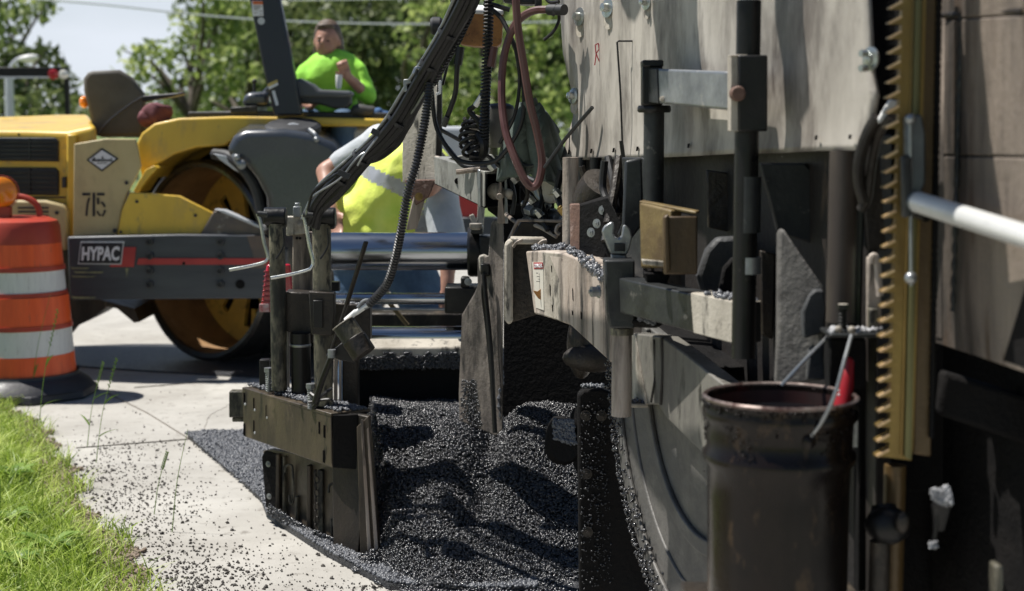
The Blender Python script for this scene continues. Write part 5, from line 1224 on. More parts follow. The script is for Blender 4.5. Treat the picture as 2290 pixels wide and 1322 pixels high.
b.plate([e[0] + off_ + V((0, 0, .002)), e[1] + off_ + V((0, 0, .002)), e[2] + off_, e[3] + off_], (.003, .003, 0)); b.plate([e[0] + V((0, 0, .003)), e[1] + V((0, 0, .003)), e[1] + dB + V((0, 0, .003)), e[0] + dB + V((0, 0, .003))], (0, 0, -.002)); part(b, 'lit_arm_end', 'beige', sa, .001)  # paler plates paint sunlight on to the end of the arm
crumbs([e[0].lerp(e[1], .25) + V((0, 0, .004)), e[1] + V((0, 0, .004)), e[1] + dB, e[0].lerp(e[1], .25) + dB], 70, sa, .004, .009, 'arm_crumbs', 'stoneg', .004)
b = MB(); b.ell(W(1445, 720, 3.9), (.05, .05, .02), None, 3); b.jitter(.02, 14); part(b, 'tar_lump', 'soot', sa, 0)
crumbs([W(1428, 708, 3.84), W(1466, 716, 3.84), W(1466, 726, 3.84), W(1428, 716, 3.84)], 60, sa, .003, .006, 'arm_crumbs', 'stoneg', .002)
# tall mast post B with sleeve, knob, plate
tall = vpost(1675, 2, 800, 3.38, .0262, 'black', 'mast_post')
vpost(1675, 0, 9, 3.38, .0235, 'galv', 'post_top', tall)
vpost(1675, 395, 520, 3.378, .0268, 'slate', 'thread_band', tall)
vpost(1675, 575, 612, 3.378, .0266, 'galv', 'clamp_band', tall)
b = MB(); b.rect(1651, 123, 1717, 294, 3.33, .075); part(b, 'post_sleeve', 'black', tall, .004)
b = MB(); b.rect(1634, 124, 1653, 294, 3.34, .05); b.rect(1634, 122, 1672, 126, 3.335, .05); part(b, 'sleeve_plate', 'beige', tall, .002)
b = MB(); c = W(1647, 210, 3.33); b.lathe([(.014, .01), (.016, 0), (.0165, -.022), (.013, -.028), (.0001, -.029)], c, (0, 1, 0), 24); kb = part(b, 'sleeve_knob', 'rust', tall, 0)
# upper arm and post A
F = [W(1446, 153, 3.98), W(1637, 160, 3.42), W(1637, 248, 3.42), W(1448, 229, 3.98)]
b = MB(); b.loft(F, [p + V((.045, .03, 0)) for p in F]); ua = part(b, 'upper_arm', 'galv', None, .006, seg=3)
b = MB(); F2 = [F[0].lerp(F[1], .0), F[0].lerp(F[1], .15), F[3].lerp(F[2], .16), F[3]]; b.plate([p + V((-.003, -.003, 0)) for p in F2], (.005, .003, 0)); part(b, 'arm_socket', 'slate', ua, .002)
boltat(1481, 221, 3.86, .006, ua, 'beige', (-.5, -.8, 0), 1.2)
b = MB(); b.rect(1437, 136, 1482, 236, 3.96, .06); b.rect(1437, 134, 1484, 150, 3.95, .07); pa = part(b, 'post_head', 'black', None, .004)
p_a = vpost(1463, 236, 462, 4.0, .0265, 'slate', 'support_post')
b = MB(); b.lathe([(.026, -.009), (.040, -.009), (.043, -.004), (.043, .004), (.040, .009), (.026, .009)], W(1463, 244, 4.0), n=32); part(b, 'post_flange', 'black', p_a, 0)
# yellowed U bracket
F = [W(1429, 452, 3.80), W(1500, 470, 3.66), W(1500, 600, 3.66), W(1432, 600, 3.80)]
b = MB(); b.loft(F, [p + V((.03, .03, 0)) for p in F]); ub = part(b, 'box_bracket', 'gold', None, .006, seg=3)
b = MB(); b.loft([W(1429, 449, 3.80), W(1556, 473, 3.60), W(1556, 480, 3.60), W(1432, 458, 3.80)], [p + V((.015, .05, 0)) for p in [W(1429, 449, 3.80), W(1556, 473, 3.60), W(1556, 480, 3.60), W(1432, 458, 3.80)]]); part(b, 'bracket_top', 'gold', ub, .003)
b = MB(); b.rect(1484, 484, 1560, 614, 3.58, .012); b.pp([(1484, 486), (1496, 478), (1500, 604), (1488, 614)], 3.57, .03); part(b, 'bracket_front', 'brown', ub, .004)
b = MB(); b.pp([(1435, 580), (1486, 585), (1486, 597), (1438, 592)], 3.63, .02); part(b, 'bracket_lip', 'beige', ub, .003)
b = MB(); b.pp([(1440, 610), (1500, 612), (1490, 640), (1450, 640)], 3.75, .06); part(b, 'bracket_foot', 'soot', ub, .004)
# rusty upright, pipes and lumps between arm and apron
vpost(1276, 352, 560, 4.75, .024, 'arm', 'vertical_pipe'); vpost(1300, 352, 470, 4.9, .016, 'slate', 'vertical_pipe'); vpost(1332, 352, 520, 4.7, .018, 'black', 'vertical_pipe')
vpost(1347, 352, 450, 4.8, .014, 'galv', 'vertical_pipe')
bx4([(1274, 456), (1297, 455), (1297, 565), (1276, 567)], 4.55, 4.5, 'rust', 'rusty_upright', None, .02)
bx4([(1297, 458), (1360, 440), (1390, 500), (1360, 600), (1330, 592), (1297, 570)], 4.50, 4.35, 'soot', 'valve_block', None, .12)
b = MB(); b.lathe([(.0, 0), (.06, 0), (.075, .02), (.078, .06), (.07, .10), (0, .10)], W(1330, 470, 4.62), (.3, -.5, .8), 28); part(b, 'filter_housing', 'grime', None, 0)
hose([(1292, 440, 4.6), (1300, 428, 4.58), (1315, 422, 4.56), (1340, 424, 4.55)], .007, 'beige', 'grab_wire')
for (a, c) in ((1335, 500), (1322, 520), (1348, 470)): boltat(a, c, 4.42, .008, PV, 'galv', (-.6, -.8, 0))
hose([(1385, 352, 4.5), (1375, 420, 4.45), (1360, 500, 4.4)], .014, 'grime', 'chain_hose')
hose([(1360, 352, 4.6), (1372, 410, 4.55), (1380, 480, 4.5)], .012, 'hose')
bx4([(1392, 352), (1440, 352), (1440, 640), (1400, 640), (1398, 480)], 4.3, 4.2, 'slate', 'support_plate', None, .03)
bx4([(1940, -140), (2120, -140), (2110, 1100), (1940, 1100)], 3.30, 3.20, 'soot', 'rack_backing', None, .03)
# -- rubber apron with washers
xs_ = [i / 46 for i in range(47)]; zs_ = [i / 24 for i in range(25)]
ltop = [(1250, -120), (1254, 0), (1262, 120), (1283, 210), (1285, 262), (1268, 320), (1257, 358)]
def lin(P, t):
    n = len(P) - 1; i = min(n - 1, int(t * n)); u = t * n - i; return (P[i][0] + (P[i+1][0] - P[i][0]) * u, P[i][1] + (P[i+1][1] - P[i][1]) * u)
rtop = [(1938, -120), (1944, 0), (1948, 80), (1952, 160), (1962, 215), (1950, 280), (1932, 337)]
bot = [(1257, 358), (1330, 357), (1440, 353), (1600, 349), (1700, 343), (1780, 342), (1850, 336), (1932, 335)]
def flapy(px): # depth on the line x = 1.45 - .25 y
    u = (px - 1145) / FPX; return 1.45 / (u + .25)
b = MB(); grid = []
for i, s_ in enumerate(xs_):
    col = []
    for j, t_ in enumerate(zs_):
        L_ = lin(ltop, t_); R_ = lin(rtop, t_); B_ = lin(bot, s_)
        px = L_[0] + (R_[0] - L_[0]) * s_; pbase = 358 + (336 - 358) * s_
        py = L_[1] + (R_[1] - L_[1]) * s_ + (B_[1] - pbase) * t_
        y = flapy(px); p = W(px, py, y)
        flare = max(0, (t_ - .72) / .28) ** 2 * -.05; wave = .012 * math.sin(s_ * 19) * t_ + .018 * math.sin(s_ * 7 + 1) * (1 - t_ * .4)
        curl = .10 * max(0, 1 - s_ / .05) ** 2
        nrm_ = V((.97, .25, 0)); p += nrm_ * (flare + wave + curl)
        p = W(px, py, p.y)   # keep the outline while the cloth bends in depth
        col.append(b.bm.verts.new(p))
    grid.append(col)
for i in range(46):
    for j in range(24): b.face([grid[i][j], grid[i+1][j], grid[i+1][j+1], grid[i][j+1]])
fl = part(b, 'rubber_apron', 'flap', None, 0, fix=False, smooth=70)
sd = fl.modifiers.new('thick', 'SOLIDIFY'); sd.thickness = .010; sd.offset = 0
nF = (-.97, -.25, 0)
for (a, c, r) in ((1297, 38, .017), (1360, 18, .017), (1283, 215, .015), (1447, 6, .012)):
    y = flapy(a) - .03; b = MB(); cc = W(a, c, y)
    b.lathe([(0, 0), (r * 1.7, 0), (r * 1.7, .004), (r * .8, .006), (r * .7, .022), (0, .024)], cc, (-.85, -.5, .1), 20); part(b, 'apron_bolt', 'rod', fl, 0)
    b = MB(); b.lathe([(0, 0), (r * 1.5, 0), (r * 1.5, .003), (0, .003)], cc + V((.004, .002, -r * 2.2)), (-.85, -.5, .1), 20); part(b, 'apron_washer', 'beige', fl, 0)
cc = W(1949, 132, flapy(1949) - .03); b = MB(); b.lathe([(0, 0), (.023, 0), (.023, .004), (.011, .006), (.010, .010), (0, .012)], cc, (-.9, -.43, 0), 24); wsh = part(b, 'apron_bolt', 'rod', fl, 0)
for dz in (-.018, .010): b = MB(); b.cyl(cc + V((-.010, -.006, dz)), cc + V((-.024, -.014, dz)), .007, n=6); part(b, 'bolt_nut', 'rod', wsh, 0)
b = MB()
for a, c in ((1272, 340), (1322, 338), (1372, 336), (1425, 333), (1540, 326), (1826, 308), (1902, 306)):
    y = flapy(a) - .045; b.pp([(a - 1, c - 5), (a + 3, c - 5), (a + 1.5, c + 5), (a - 2.5, c + 5)], y, .012)
part(b, 'apron_hole', 'soot', fl, 0)
b = MB(); yR_ = flapy(1335) - .035
def mk(pts):
    P = [W(a, c, yR_) for a, c in pts]
    for p, q in zip(P, P[1:]): b.bar(p, q, .0032, .003, up=(0, 1, 0))
mk([(1331, 100), (1333, 122), (1330, 146)]); mk([(1331, 101), (1338, 97), (1340, 110), (1333, 120)]); mk([(1333, 120), (1337, 130), (1343, 143)])
part(b, 'red_letter_r', mat('red_marker', (.55, .06, .08), None, .6), fl, 0)
yw_ = flapy(1400) - .06
b = MB(); b.tube(wp([(1393, 368, yw_), (1391, 300, yw_), (1387, 200, yw_), (1380, 95, yw_ + .01)], 6) + wp([(1384, 92, yw_), (1440, 92, yw_ - .02)], 2) + wp([(1443, 95, yw_ - .02), (1448, 138, yw_ - .04)], 2), .0028, 6); part(b, 'wire_hanger', 'black', None, 0)
b = MB(); b.tube(wp([(1389, 315, yw_ - .002), (1396, 368, yw_)], 3), .006, 6); part(b, 'hanger_hook', 'black', None, 0)
# -- steel behind the apron
b = MB(); Hm = []
def hy(px): return flapy(px) + .16
b.pp([(p[0], p[1], hy(p[0]) if p[0] < 1960 else hy(1960)) for p in [(1285, 300), (1500, 300), (1700, 300), (1960, 300), (1960, 860), (1960, 1400), (1700, 1400), (1480, 1400), (1470, 900), (1290, 620)]], 0, .04, (.9, .4, 0))
part(b, 'tractor_side_wall', mat('dark_side_wall', (.022, .017, .014), (.008, .007, .007), .6, 0, ns=3, streak=(1, 1, .3), c3=(.13, .09, .06), spot=.68, ss=8, bump=.3, bs=40), None, .004)
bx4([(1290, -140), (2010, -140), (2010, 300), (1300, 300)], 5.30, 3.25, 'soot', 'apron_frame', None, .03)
b = MB(); b.pp([(1700, 365), (1800, 365), (1850, 420), (1862, 520), (1862, 560), (1800, 540), (1740, 520)], 3.45, .03); part(b, 'inner_bracket', 'slate', None, .004)
b = MB(); b.pp([(1742, 520), (1752, 510), (1775, 545), (1820, 610), (1842, 640), (1848, 700), (1842, 852), (1736, 862), (1740, 760)], (3.28, 3.22), .035); pt = part(b, 'push_plate', mat('cast_push_plate', (.14, .132, .12), (.07, .066, .062), .7, .1, ns=10, bump=.4, bs=60, c3=(.06, .055, .05), spot=.62, ss=20), None, .006)
b = MB(); b.pp([(1812, 660), (1822, 648), (1842, 650), (1850, 690), (1846, 745), (1800, 760), (1795, 700)], 3.20, .03); b.pp([(1808, 790), (1820, 775), (1842, 782), (1846, 850), (1805, 850)], 3.20, .03); b.jitter(.004, 60); part(b, 'crusted_tar', 'tyre', pt, .004)
b = MB(); b.tube(wp([(1748, 862, 3.1), (1800, 805, 3.1), (1850, 755, 3.12)], 4), .004, 6); part(b, 'bent_wire', 'galv', None, 0)
b = MB(); b.pp([(1580, 690), (1560, 620), (1580, 560), (1605, 532), (1650, 530), (1740, 560), (1740, 700)], 3.75, .05); part(b, 'track_guard', 'tyre', None, .01)
b = MB(); b.pp([(1618, 600), (1640, 575), (1655, 580), (1655, 700), (1600, 700)], 3.68, .03); part(b, 'guard_gusset', 'soot', None, .006)
colm = vpost(1888, 338, 720, 3.13, .029, mat('stained_column', (.11, .088, .068), (.05, .04, .032), .5, .1, ns=6, streak=(1, 1, .2), c4=(.04, .03, .025), spot4=.5, s4=3), 'column')
vpost(1902, 338, 900, 3.17, .030, 'black', 'rear_column', colm)
b = MB(); b.pp([(1940, 575), (1962, 570), (1972, 580), (1972, 748), (1940, 748)], 3.08, .02); cp = part(b, 'column_bracket', 'arm', None, .004)
b = MB(); b.tube(wp([(1948, 590, 3.06), (1950, 574, 3.06), (1960, 580, 3.06), (1966, 640, 3.06), (1968, 662, 3.06)], 5), .007, 8); part(b, 'latch_handle', 'arm', cp, 0)
b = MB(); b.rect(1944, 690, 1964, 740, 3.06, .02); part(b, 'latch_block', 'postp', cp, .004)
b = MB(); b.rect(1856, 746, 1972, 756, 3.02, .10); sh2 = part(b, 'bracket_shelf', 'slate', None, .003)
crumbs([W(1858, 745, 3.03), W(1970, 745, 3.03), W(1970, 742, 3.1), W(1858, 742, 3.1)], 240, sh2, .003, .007, 'shelf_crumbs', 'palec', .008)
b = MB(); b.rect(1856, 757, 1936, 870, 3.1, .06); b.rect(1920, 757, 1974, 1330, 3.2, .05); part(b, 'bracket_box', 'soot', None, .004)
b = MB(); a = W(1885, 690, 3.04); c = W(1885, 744, 3.04); b.ribbed([V((a.x, a.y, c.z)), a], .010, .006, .2, 12); b.cyl(a, a + V((0, 0, .008)), .013, n=6); part(b, 'stud_bolt', 'black', sh2, 0)
b = MB(); b.cyl(a + V((0, 0, .006)), a + V((0, 0, .009)), .010, n=12); b.ell(W(1875, 736, 3.0), .007); b.ell(W(1905, 738, 2.99), .008); part(b, 'stud_cap', 'beige', sh2, 0)
b = MB(); b.tube(wp([(1962, 262, 2.98), (1940, 300, 3.0), (1924, 350, 3.02), (1920, 400, 3.04), (1932, 450, 3.05)], 6), .012, 10); b.tube(wp([(1995, 260, 2.96), (1965, 300, 3.0), (1950, 360, 3.03), (1940, 440, 3.05), (1925, 470, 3.06)], 6), .010, 10); part(b, 'looped_strap', 'grime', None, 0)
b = MB(); b.pp([(1962, 270), (1990, 222), (2010, 226), (2004, 240), (1985, 262), (1966, 278)], 2.97, .012); part(b, 'strap_tab', 'white', None, .003)
b = MB(); b.pp([(1925, 380), (1970, 350), (1985, 560), (1940, 560)], 3.1, .02); part(b, 'rear_strap_plate', 'grime', None, .004)
# -- toothed rack and strips
b = MB(); yk = 2.85
tx = lambda py: 2014 - (py + 60) * .0298   # root line of the teeth
pit = 33.4; k = 0; py = -70; outl = []
while py < 1016:
    outl.append((tx(py) + 6, py)); outl.append((tx(py) + 5, py + 6)); jt = random.uniform(-2.2, 1.6); outl.append((tx(py) - 22 + jt, py + 19)); outl.append((tx(py) - 23 + jt, py + 23)); outl.append((tx(py) + 6, py + 13 if False else py + 24)); py += pit
outl += [(2004 - 12, 1024), (2038, 1030), (2042, 1000), (2074, -70)]
b.pp(outl, yk, .022); rk = part(b, 'toothed_rack', 'brass', None, 0, smooth=0)
b = MB(); py = -70
while py < 1016:
    x = tx(py); b.bar(W(x - 22, py + 21.5, yk - .002), W(x + 5, py + 6.5, yk - .002), .0045, .006, up=(0, 1, 0)); py += pit
part(b, 'tooth_flank', mat('lit_tooth_face', (.78, .55, .32), (.65, .42, .22), .35, .3, ns=10), rk, 0)  # paler bars put light on the upper flank of each tooth
bx4([(2050, -70), (2066, -70), (2040, 1030), (2024, 1024)], yk - .012, yk - .012, mat('olive_strip', (.20, .19, .075), (.13, .12, .05), .45, .4, ns=4, streak=(1, 1, .15)), 'rack_strip', rk, .02)
bx4([(2042, -70), (2048, -70), (2020, 1020), (2014, 1018)], yk - .006, yk - .006, 'brass', 'rack_ridge', rk, .02)
bx4([(2068, -70), (2106, -70), (2098, 400), (2082, 1022), (2042, 1016), (2060, 200)], yk + .01, yk + .01, 'brown', 'backing_strip', rk, .03)
b = MB(); P = [W(2101 - (i * 1.8), -70 + i * 105 + 0, yk + .003) for i in range(11)]; b.tube(spl(P, 12), [.0035 + .0025 * abs(math.sin(q * 1.7)) for q in range(121)], 6); part(b, 'tar_bead', 'soot', rk, 0)
b = MB(); b.pp([(2028, 262), (2062, 256), (2070, 300), (2070, 410), (2040, 480), (2030, 480)], yk - .035, .03); hb = part(b, 'handle_bracket', mat('blue_grey_steel', (.16, .18, .19), (.09, .10, .105), .45, .5, ns=8), rk, .004)
b = MB(); b.tube([W(2036, 262, yk - .045), W(2038, 640, yk - .045)], .0035, 8); b.ell(W(2037, 266, yk - .05), .010); b.ell(W(2037, 622, yk - .05), .012); part(b, 'latch_wire', 'galv', hb, 0)
b = MB(); b.pp([(2018, 350), (2028, 346), (2040, 352), (2040, 485), (2020, 488)], yk - .05, .02); part(b, 'pivot_lug', 'slate', hb, .004)
# pole running out of the picture on the right
p0, p1 = W(2052, 452, 2.80), W(2330, 540, 2.38)
b = MB(); b.cyl(p0, p1 + (p1 - p0) * .8, .0190, n=28); pole = part(b, 'steering_pole', 'tube', None, 0)
b = MB(); b.cyl(p0 - (p1 - p0).normalized() * .006, p0 + (p1 - p0).normalized() * .004, .0200, n=28); b.ell(W(2078, 466, 2.74), .008, None, 2); part(b, 'pole_end', 'galv', pole, 0)
b = MB(); b.tube([W(2040, 470, 2.83), W(2075, 482, 2.80)], .013, 12); part(b, 'pole_pivot', 'black', pole, 0)
# -- hull wall on the right
def hullq(pts, t, m, name, par=None, bev=.003, off=0):
    b = MB(); P = []
    for (px, py) in pts:
        y = 2.98 - (px - 2095) / 195 * .42 + off; P.append(W(px, py, y))
    b.plate(P, (.9 * t, .42 * t, 0)); return part(b, name, m, par, bev)
hu = hullq([(2092, -80), (2340, -80), (2340, 28), (2095, 44)], .03, 'hull', 'hull_upper_panel')
hullq([(2205, -80), (2340, -80), (2340, 12), (2220, 18), (2208, 8)], .02, 'black', 'hatch_rubber', hu, .006, -.006)
hullq([(2222, -80), (2340, -80), (2340, 0), (2228, 6), (2222, 0)], .02, 'hull', 'hatch_cover', hu, .006, -.010)
hullq([(2092, 47), (2340, 31), (2340, 350), (2088, 346)], .03, 'hull', 'hull_panel')
hullq([(2088, 350), (2340, 354), (2340, 845), (2290, 834), (2180, 796), (2090, 768)], .03, 'hull', 'hull_panel')
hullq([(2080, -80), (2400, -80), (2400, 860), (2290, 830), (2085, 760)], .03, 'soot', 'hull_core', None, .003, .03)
hullq([(2100, 30), (2112, 30), (2106, 760), (2090, 755)], .008, 'arm', 'hull_strip', None, .003, -.012)
b = MB(); b.tube(spl([W(2150 - i * 2.2, 30 + i * 74, 2.85) for i in range(10)], 6), [.004 + .002 * math.sin(i * 2.1) for i in range(55)], 7)
part(b, 'weld_run', 'slate', None, 0)
b = MB(); b.tube(wp([(2110, 34, 2.93), (2180, 30, 2.8), (2290, 24, 2.55)], 6), .006, 8); part(b, 'hull_top_weld', 'grime', None, 0)
# under the hull: dark running gear
b = MB(); b.loft([W(2085, 740, 3.25), W(2400, 800, 2.75), W(2400, 1500, 2.75), W(2085, 1500, 3.25)], [W(2085, 740, 3.6), W(2500, 760, 3.3), W(2500, 1500, 3.3), W(2085, 1500, 3.6)]); part(b, 'undercarriage', 'soot', None, .01)
b = MB(); b.rect(1950, 1000, 2110, 1500, 3.3, .2); part(b, 'undercarriage_frame', 'soot', None, .01)
vpost(1968, 1210, 1420, 2.95, .020, 'grime', 'hitch_post'); vpost(2002, 1040, 1420, 3.05, .022, 'brown', 'hitch_rear_post')
b = MB(); b.ell(W(1985, 1175, 2.95), (.042, .042, .038), None, 3); b.cyl(W(1975, 1130, 2.97), W(1978, 1160, 2.96), .022, .03); b.jitter(.004, 40); hj = part(b, 'hitch_ball', 'black', None, 0)
b = MB(); b.ell(W(2018, 1168, 2.90), (.014, .012, .022), None, 2); part(b, 'ball_clip', 'grime', hj, 0)
b = MB(); b.cyl(W(2105, 1130, 2.75), W(2100, 1185, 2.75), .018, .010); b.tube([W(2098, 1150, 2.74), W(2088, 1215, 2.74)], .004, 6); tb = part(b, 'grease_fitting', 'black', None, 0)
crumbs([W(2082, 1100, 2.73), W(2122, 1094, 2.73), W(2130, 1132, 2.72), W(2090, 1128, 2.73)], 330, tb, .0012, .0045, 'pale_crumbs', 'palec', .006)
crumbs([W(2078, 1215, 2.73), W(2096, 1215, 2.73), W(2096, 1230, 2.73), W(2078, 1228, 2.73)], 60, tb, .001, .0035, 'pale_crumbs', 'palec', .004)
b = MB(); b.rect(2225, 1265, 2245, 1420, 2.65, .04); part(b, 'track_link', 'postp', None, .006)
b = MB(); b.pp([(2110, 830), (2340, 900), (2340, 1010), (2100, 930)], 2.9, .04); part(b, 'fender_edge', 'soot', None, .01)
# -- curved guard below the arm, same heading as the apron
GC = (3.72, .95); RG = .70
def gpt(r, a, off=0):   # point on the guard's plane; a measured from the far side downwards
    y = GC[0] + r * math.cos(a); return V((1.40 - .25 * y - .97 * off, y - .25 * off, GC[1] - r * math.sin(a)))
guardm = mat('dusty_guard_plate', (.12, .114, .104), (.052, .05, .047), .6, .1, ns=5, c3=(.04, .04, .04), spot=.68, ss=26, c4=(.12, .118, .11), spot4=.6, s4=5, bump=.25, bs=60)
def gring(r0, r1, off, t, name, m, par=None, a0=-.15, a1=2.3, n=48):
    b = MB(); A_ = [a0 + (a1 - a0) * k / n for k in range(n + 1)]
    q = [gpt(r1, a, off) for a in A_] + ([gpt(r0, a, off) for a in A_[::-1]] if r0 else [gpt(.3, a1, off), gpt(.1, a0, off)])
    b.plate(q, (.97 * t, .25 * t, 0)); return part(b, name, m, par, .004)
gd = gring(0, RG, 0, .03, 'wheel_guard', guardm)
gring(RG - .05, RG + .004, .012, .012, 'guard_rim', guardm, gd); gring(RG - .14, RG - .13, .006, .01, 'guard_ridge', guardm, gd); gring(RG - .30, RG - .26, .014, .014, 'guard_ridge', guardm, gd)
gring(.05, RG - .01, -.03, .3, 'wheel_body', 'soot', gd)
P = []
for k in range(700):
    a_ = random.uniform(-.1, 1.6); P.append(gpt(RG + .012 - random.random() ** 3 * .09, a_, .012 + random.random() * .012)[:])
v, f = stones(np.array(P), rng.uniform(.0025, .007, len(P))); o = rawmesh('guard_crumbs', v, f, M['stone'], gd); o['kind'] = 'stuff'
def guardy(px, py=0):
    u = (px - 1145) / FPX; return 1.40 / (u + .25)
# step that carries the pail
b = MB(); b.box(W(1745, 1372, 3.03) + V((0, .02, 0)), (.36, .34, .02)); b.box(W(1745, 1372, 3.03) + V((.16, .12, -.02)), (.12, .03, .05)); part(b, 'step_plate', 'grime', None, .004)
# -- upper left rigging: hose bundle, coils, control box
yh = 5.35
main = [(1062, -60, 5.0), (1040, 0, 5.05), (1003, 70, 5.12), (962, 140, 5.18), (925, 205, 5.25), (890, 265, 5.3), (852, 312, 5.34), (810, 350, 5.38), (765, 395, 5.42), (730, 430, 5.46), (705, 462, 5.5), (692, 500, 5.52)]
def para(dx, dy, r, m='hose', name='hose', par=None, lst=main, dyy=0):
    b = MB(); b.tube(wp([(p[0] + dx * (1 + .25 * math.sin(i * 1.7)), p[1] + dy * (1 + .2 * math.cos(i * 2.1)), p[2] + dyy) for i, p in enumerate(lst)], 7), r, 10); return part(b, name, m, par, 0)
hb_ = para(0, 0, .026, name='hose_bundle')
para(12, 9, .017, 'hose', 'hose', hb_); para(-13, -8, .012, 'hose', 'hose', hb_); para(18, 14, .009, 'hose', 'hose', hb_, dyy=.02); para(-4, -3, .014, 'hose', 'hose', hb_, dyy=-.03); para(-17, -11, .006, 'galv', 'hose', hb_, dyy=-.01)
b = MB(); b.tube(wp([(960, 170, 5.25), (915, 245, 5.32), (880, 300, 5.36), (850, 335, 5.38), (815, 352, 5.4)], 7), [.026 + .012 * math.sin(i / 28 * math.pi) for i in range(29)], 12); b.jitter(.008, 14); part(b, 'hose_sleeve', 'hose', hb_, 0)
for (i_, rr_) in ((2, .034), (3, .034), (5, .037), (7, .036), (8, .034)):
    p = V(W(*main[i_])); q = V(W(*main[i_ + 1])); b = MB(); d_ = (q - p).normalized(); b.cyl(p, p + d_ * .012, rr_, n=16); part(b, 'cable_tie', 'dark', hb_, 0)
for (a, c) in ((770, 390), (845, 298)):
    b = MB(); b.bar(W(a - 14, c - 6, 5.3), W(a + 12, c + 6, 5.3), .008, .02); part(b, 'tie_tail', 'dark', hb_, .001)
hose([(950, 205, 5.2), (912, 262, 5.28), (842, 325, 5.33), (800, 352, 5.33), (760, 400, 5.36), (700, 440, 5.4), (684, 480, 5.45)], .004, 'galv', 'thin_cable', hb_)
hose([(850, 300, 5.3), (815, 345, 5.3), (800, 370, 5.32)], .004, 'galv', 'thin_cable', hb_)
hose([(760, 385, 5.33), (730, 405, 5.36), (700, 430, 5.38), (688, 470, 5.42)], .005, 'hose', 'thin_cable', hb_)
b = MB(); b.pp([(902, 178), (918, 176), (922, 186), (910, 188), (912, 205), (903, 206)], 5.22, .02); b.tube(wp([(925, 165, 5.18), (932, 152, 5.18), (942, 155, 5.18)], 4), .007, 6); part(b, 'hose_clamp', 'galv', hb_, .002)
b = MB(); b.helix(wp([(1052, 20, 5.08), (1020, 88, 5.15), (990, 140, 5.2), (962, 188, 5.26)], 8), .017, .014, .0042, 6, 9); part(b, 'coiled_cord', 'hose', None, 0)
b = MB(); b.helix(wp([(1094, -20, 5.1), (1092, 60, 5.1), (1088, 160, 5.12), (1084, 250, 5.15), (1082, 330, 5.2)], 8), .014, .0115, .0042, 6, 9); b.tube(wp([(1094, -20, 5.1), (1092, 60, 5.1), (1088, 160, 5.12), (1084, 250, 5.15), (1082, 330, 5.2)], 8), .010, 8); part(b, 'coiled_cord', 'hose', None, 0)
b = MB(); b.helix(wp([(1060, 268, 5.25), (1056, 290, 5.24), (1052, 320, 5.22), (1062, 345, 5.2)], 4), .034, .022, .0065, 6, 12); b.jitter(.008, 10); part(b, 'coiled_cord', 'hose', None, 0)
b = MB(); b.tube(wp([(1070, 300, 5.2), (1082, 325, 5.18), (1075, 350, 5.2), (1050, 348, 5.2)], 6), .016, 8); part(b, 'cord_plug', 'hose', None, 0)
cp_ = wp([(962, 186, 5.2), (955, 240, 5.18), (945, 300, 5.15), (930, 370, 5.12), (912, 430, 5.12), (898, 510, 5.14), (885, 575, 5.18), (868, 630, 5.22), (846, 660, 5.25), (824, 682, 5.27)], 10)
b = MB(); b.ribbed(cp_, .0155, .0105, .32, 14); part(b, 'corrugated_conduit', mat('conduit_plastic', (.02, .02, .021), (.05, .05, .052), .35, 0, ns=20), None, 0, smooth=20)
# red-brown loop hoses
hose([(1152, -30, 4.9), (1158, 60, 4.9), (1172, 150, 4.9), (1185, 230, 4.9), (1202, 300, 4.9), (1212, 360, 4.9), (1205, 405, 4.9), (1190, 418, 4.9), (1172, 400, 4.9), (1148, 345, 4.92), (1130, 290, 4.95), (1122, 220, 4.98), (1125, 140, 5.0), (1140, 80, 5.0), (1160, 45, 4.98), (1195, 24, 4.95), (1245, 22, 4.9)], .0125, 'redhose', 'loop_hose')
hose([(1140, 22, 5.1), (1085, 8, 5.1), (1120, 40, 5.08), (1145, 90, 5.05), (1165, 150, 5.05), (1172, 230, 5.05), (1160, 290, 5.06), (1120, 350, 5.1), (1085, 365, 5.15), (1030, 360, 5.2), (1000, 330, 5.22), (975, 280, 5.25), (965, 200, 5.25)], .0078, 'hose', 'cable_run')
hose([(985, 290, 5.3), (1040, 320, 5.3), (1085, 345, 5.3), (1125, 378, 5.3)], .007, 'slate', 'cable_run')
hose([(1325, 240, 4.7), (1265, 310, 4.8), (1218, 375, 4.85)], .006, 'slate', 'cable_run')
hose([(1028, 110, 5.1), (1022, 160, 5.1), (1018, 210, 5.12), (1000, 262, 5.15), (995, 275, 5.18)], .0085, 'hose', 'cable_run')
hose([(1030, 105, 5.1), (1024, 145, 5.1)], .014, 'hose', 'cable_boot'); hose([(1105, 105, 5.1), (1098, 150, 5.1)], .014, 'redhose', 'cable_boot')
hose([(1082, 205, 5.15), (1062, 236, 5.18), (1050, 248, 5.2), (1068, 270, 5.2), (1076, 290, 5.2)], .009, 'hose', 'cable_run')
hose([(1078, 215, 5.14), (1064, 236, 5.16)], .010, 'white', 'cable_sleeve')
hose([(1000, 262, 5.14), (992, 282, 5.15)], .010, 'slate', 'cable_sleeve')
hose([(1248, 22, 4.9), (1250, 45, 4.9), (1238, 70, 4.9), (1216, 90, 4.9)], .005, 'black', 'cable_tie_tail')
b = MB(); b.cyl(W(1228, 22, 4.9), W(1262, 22, 4.85), .017); b.cyl(W(1238, 20, 4.88), W(1246, 24, 4.88), .021); part(b, 'hose_coupling', 'dark', None, 0)
b = MB(); b.pp([(1125, -30), (1215, -30), (1210, 6), (1190, 10), (1150, 8), (1125, 2)], 5.0, .08); b.rect(1196, -20, 1212, 24, 4.98, .03); part(b, 'rigging_bracket', 'slate', None, .006)
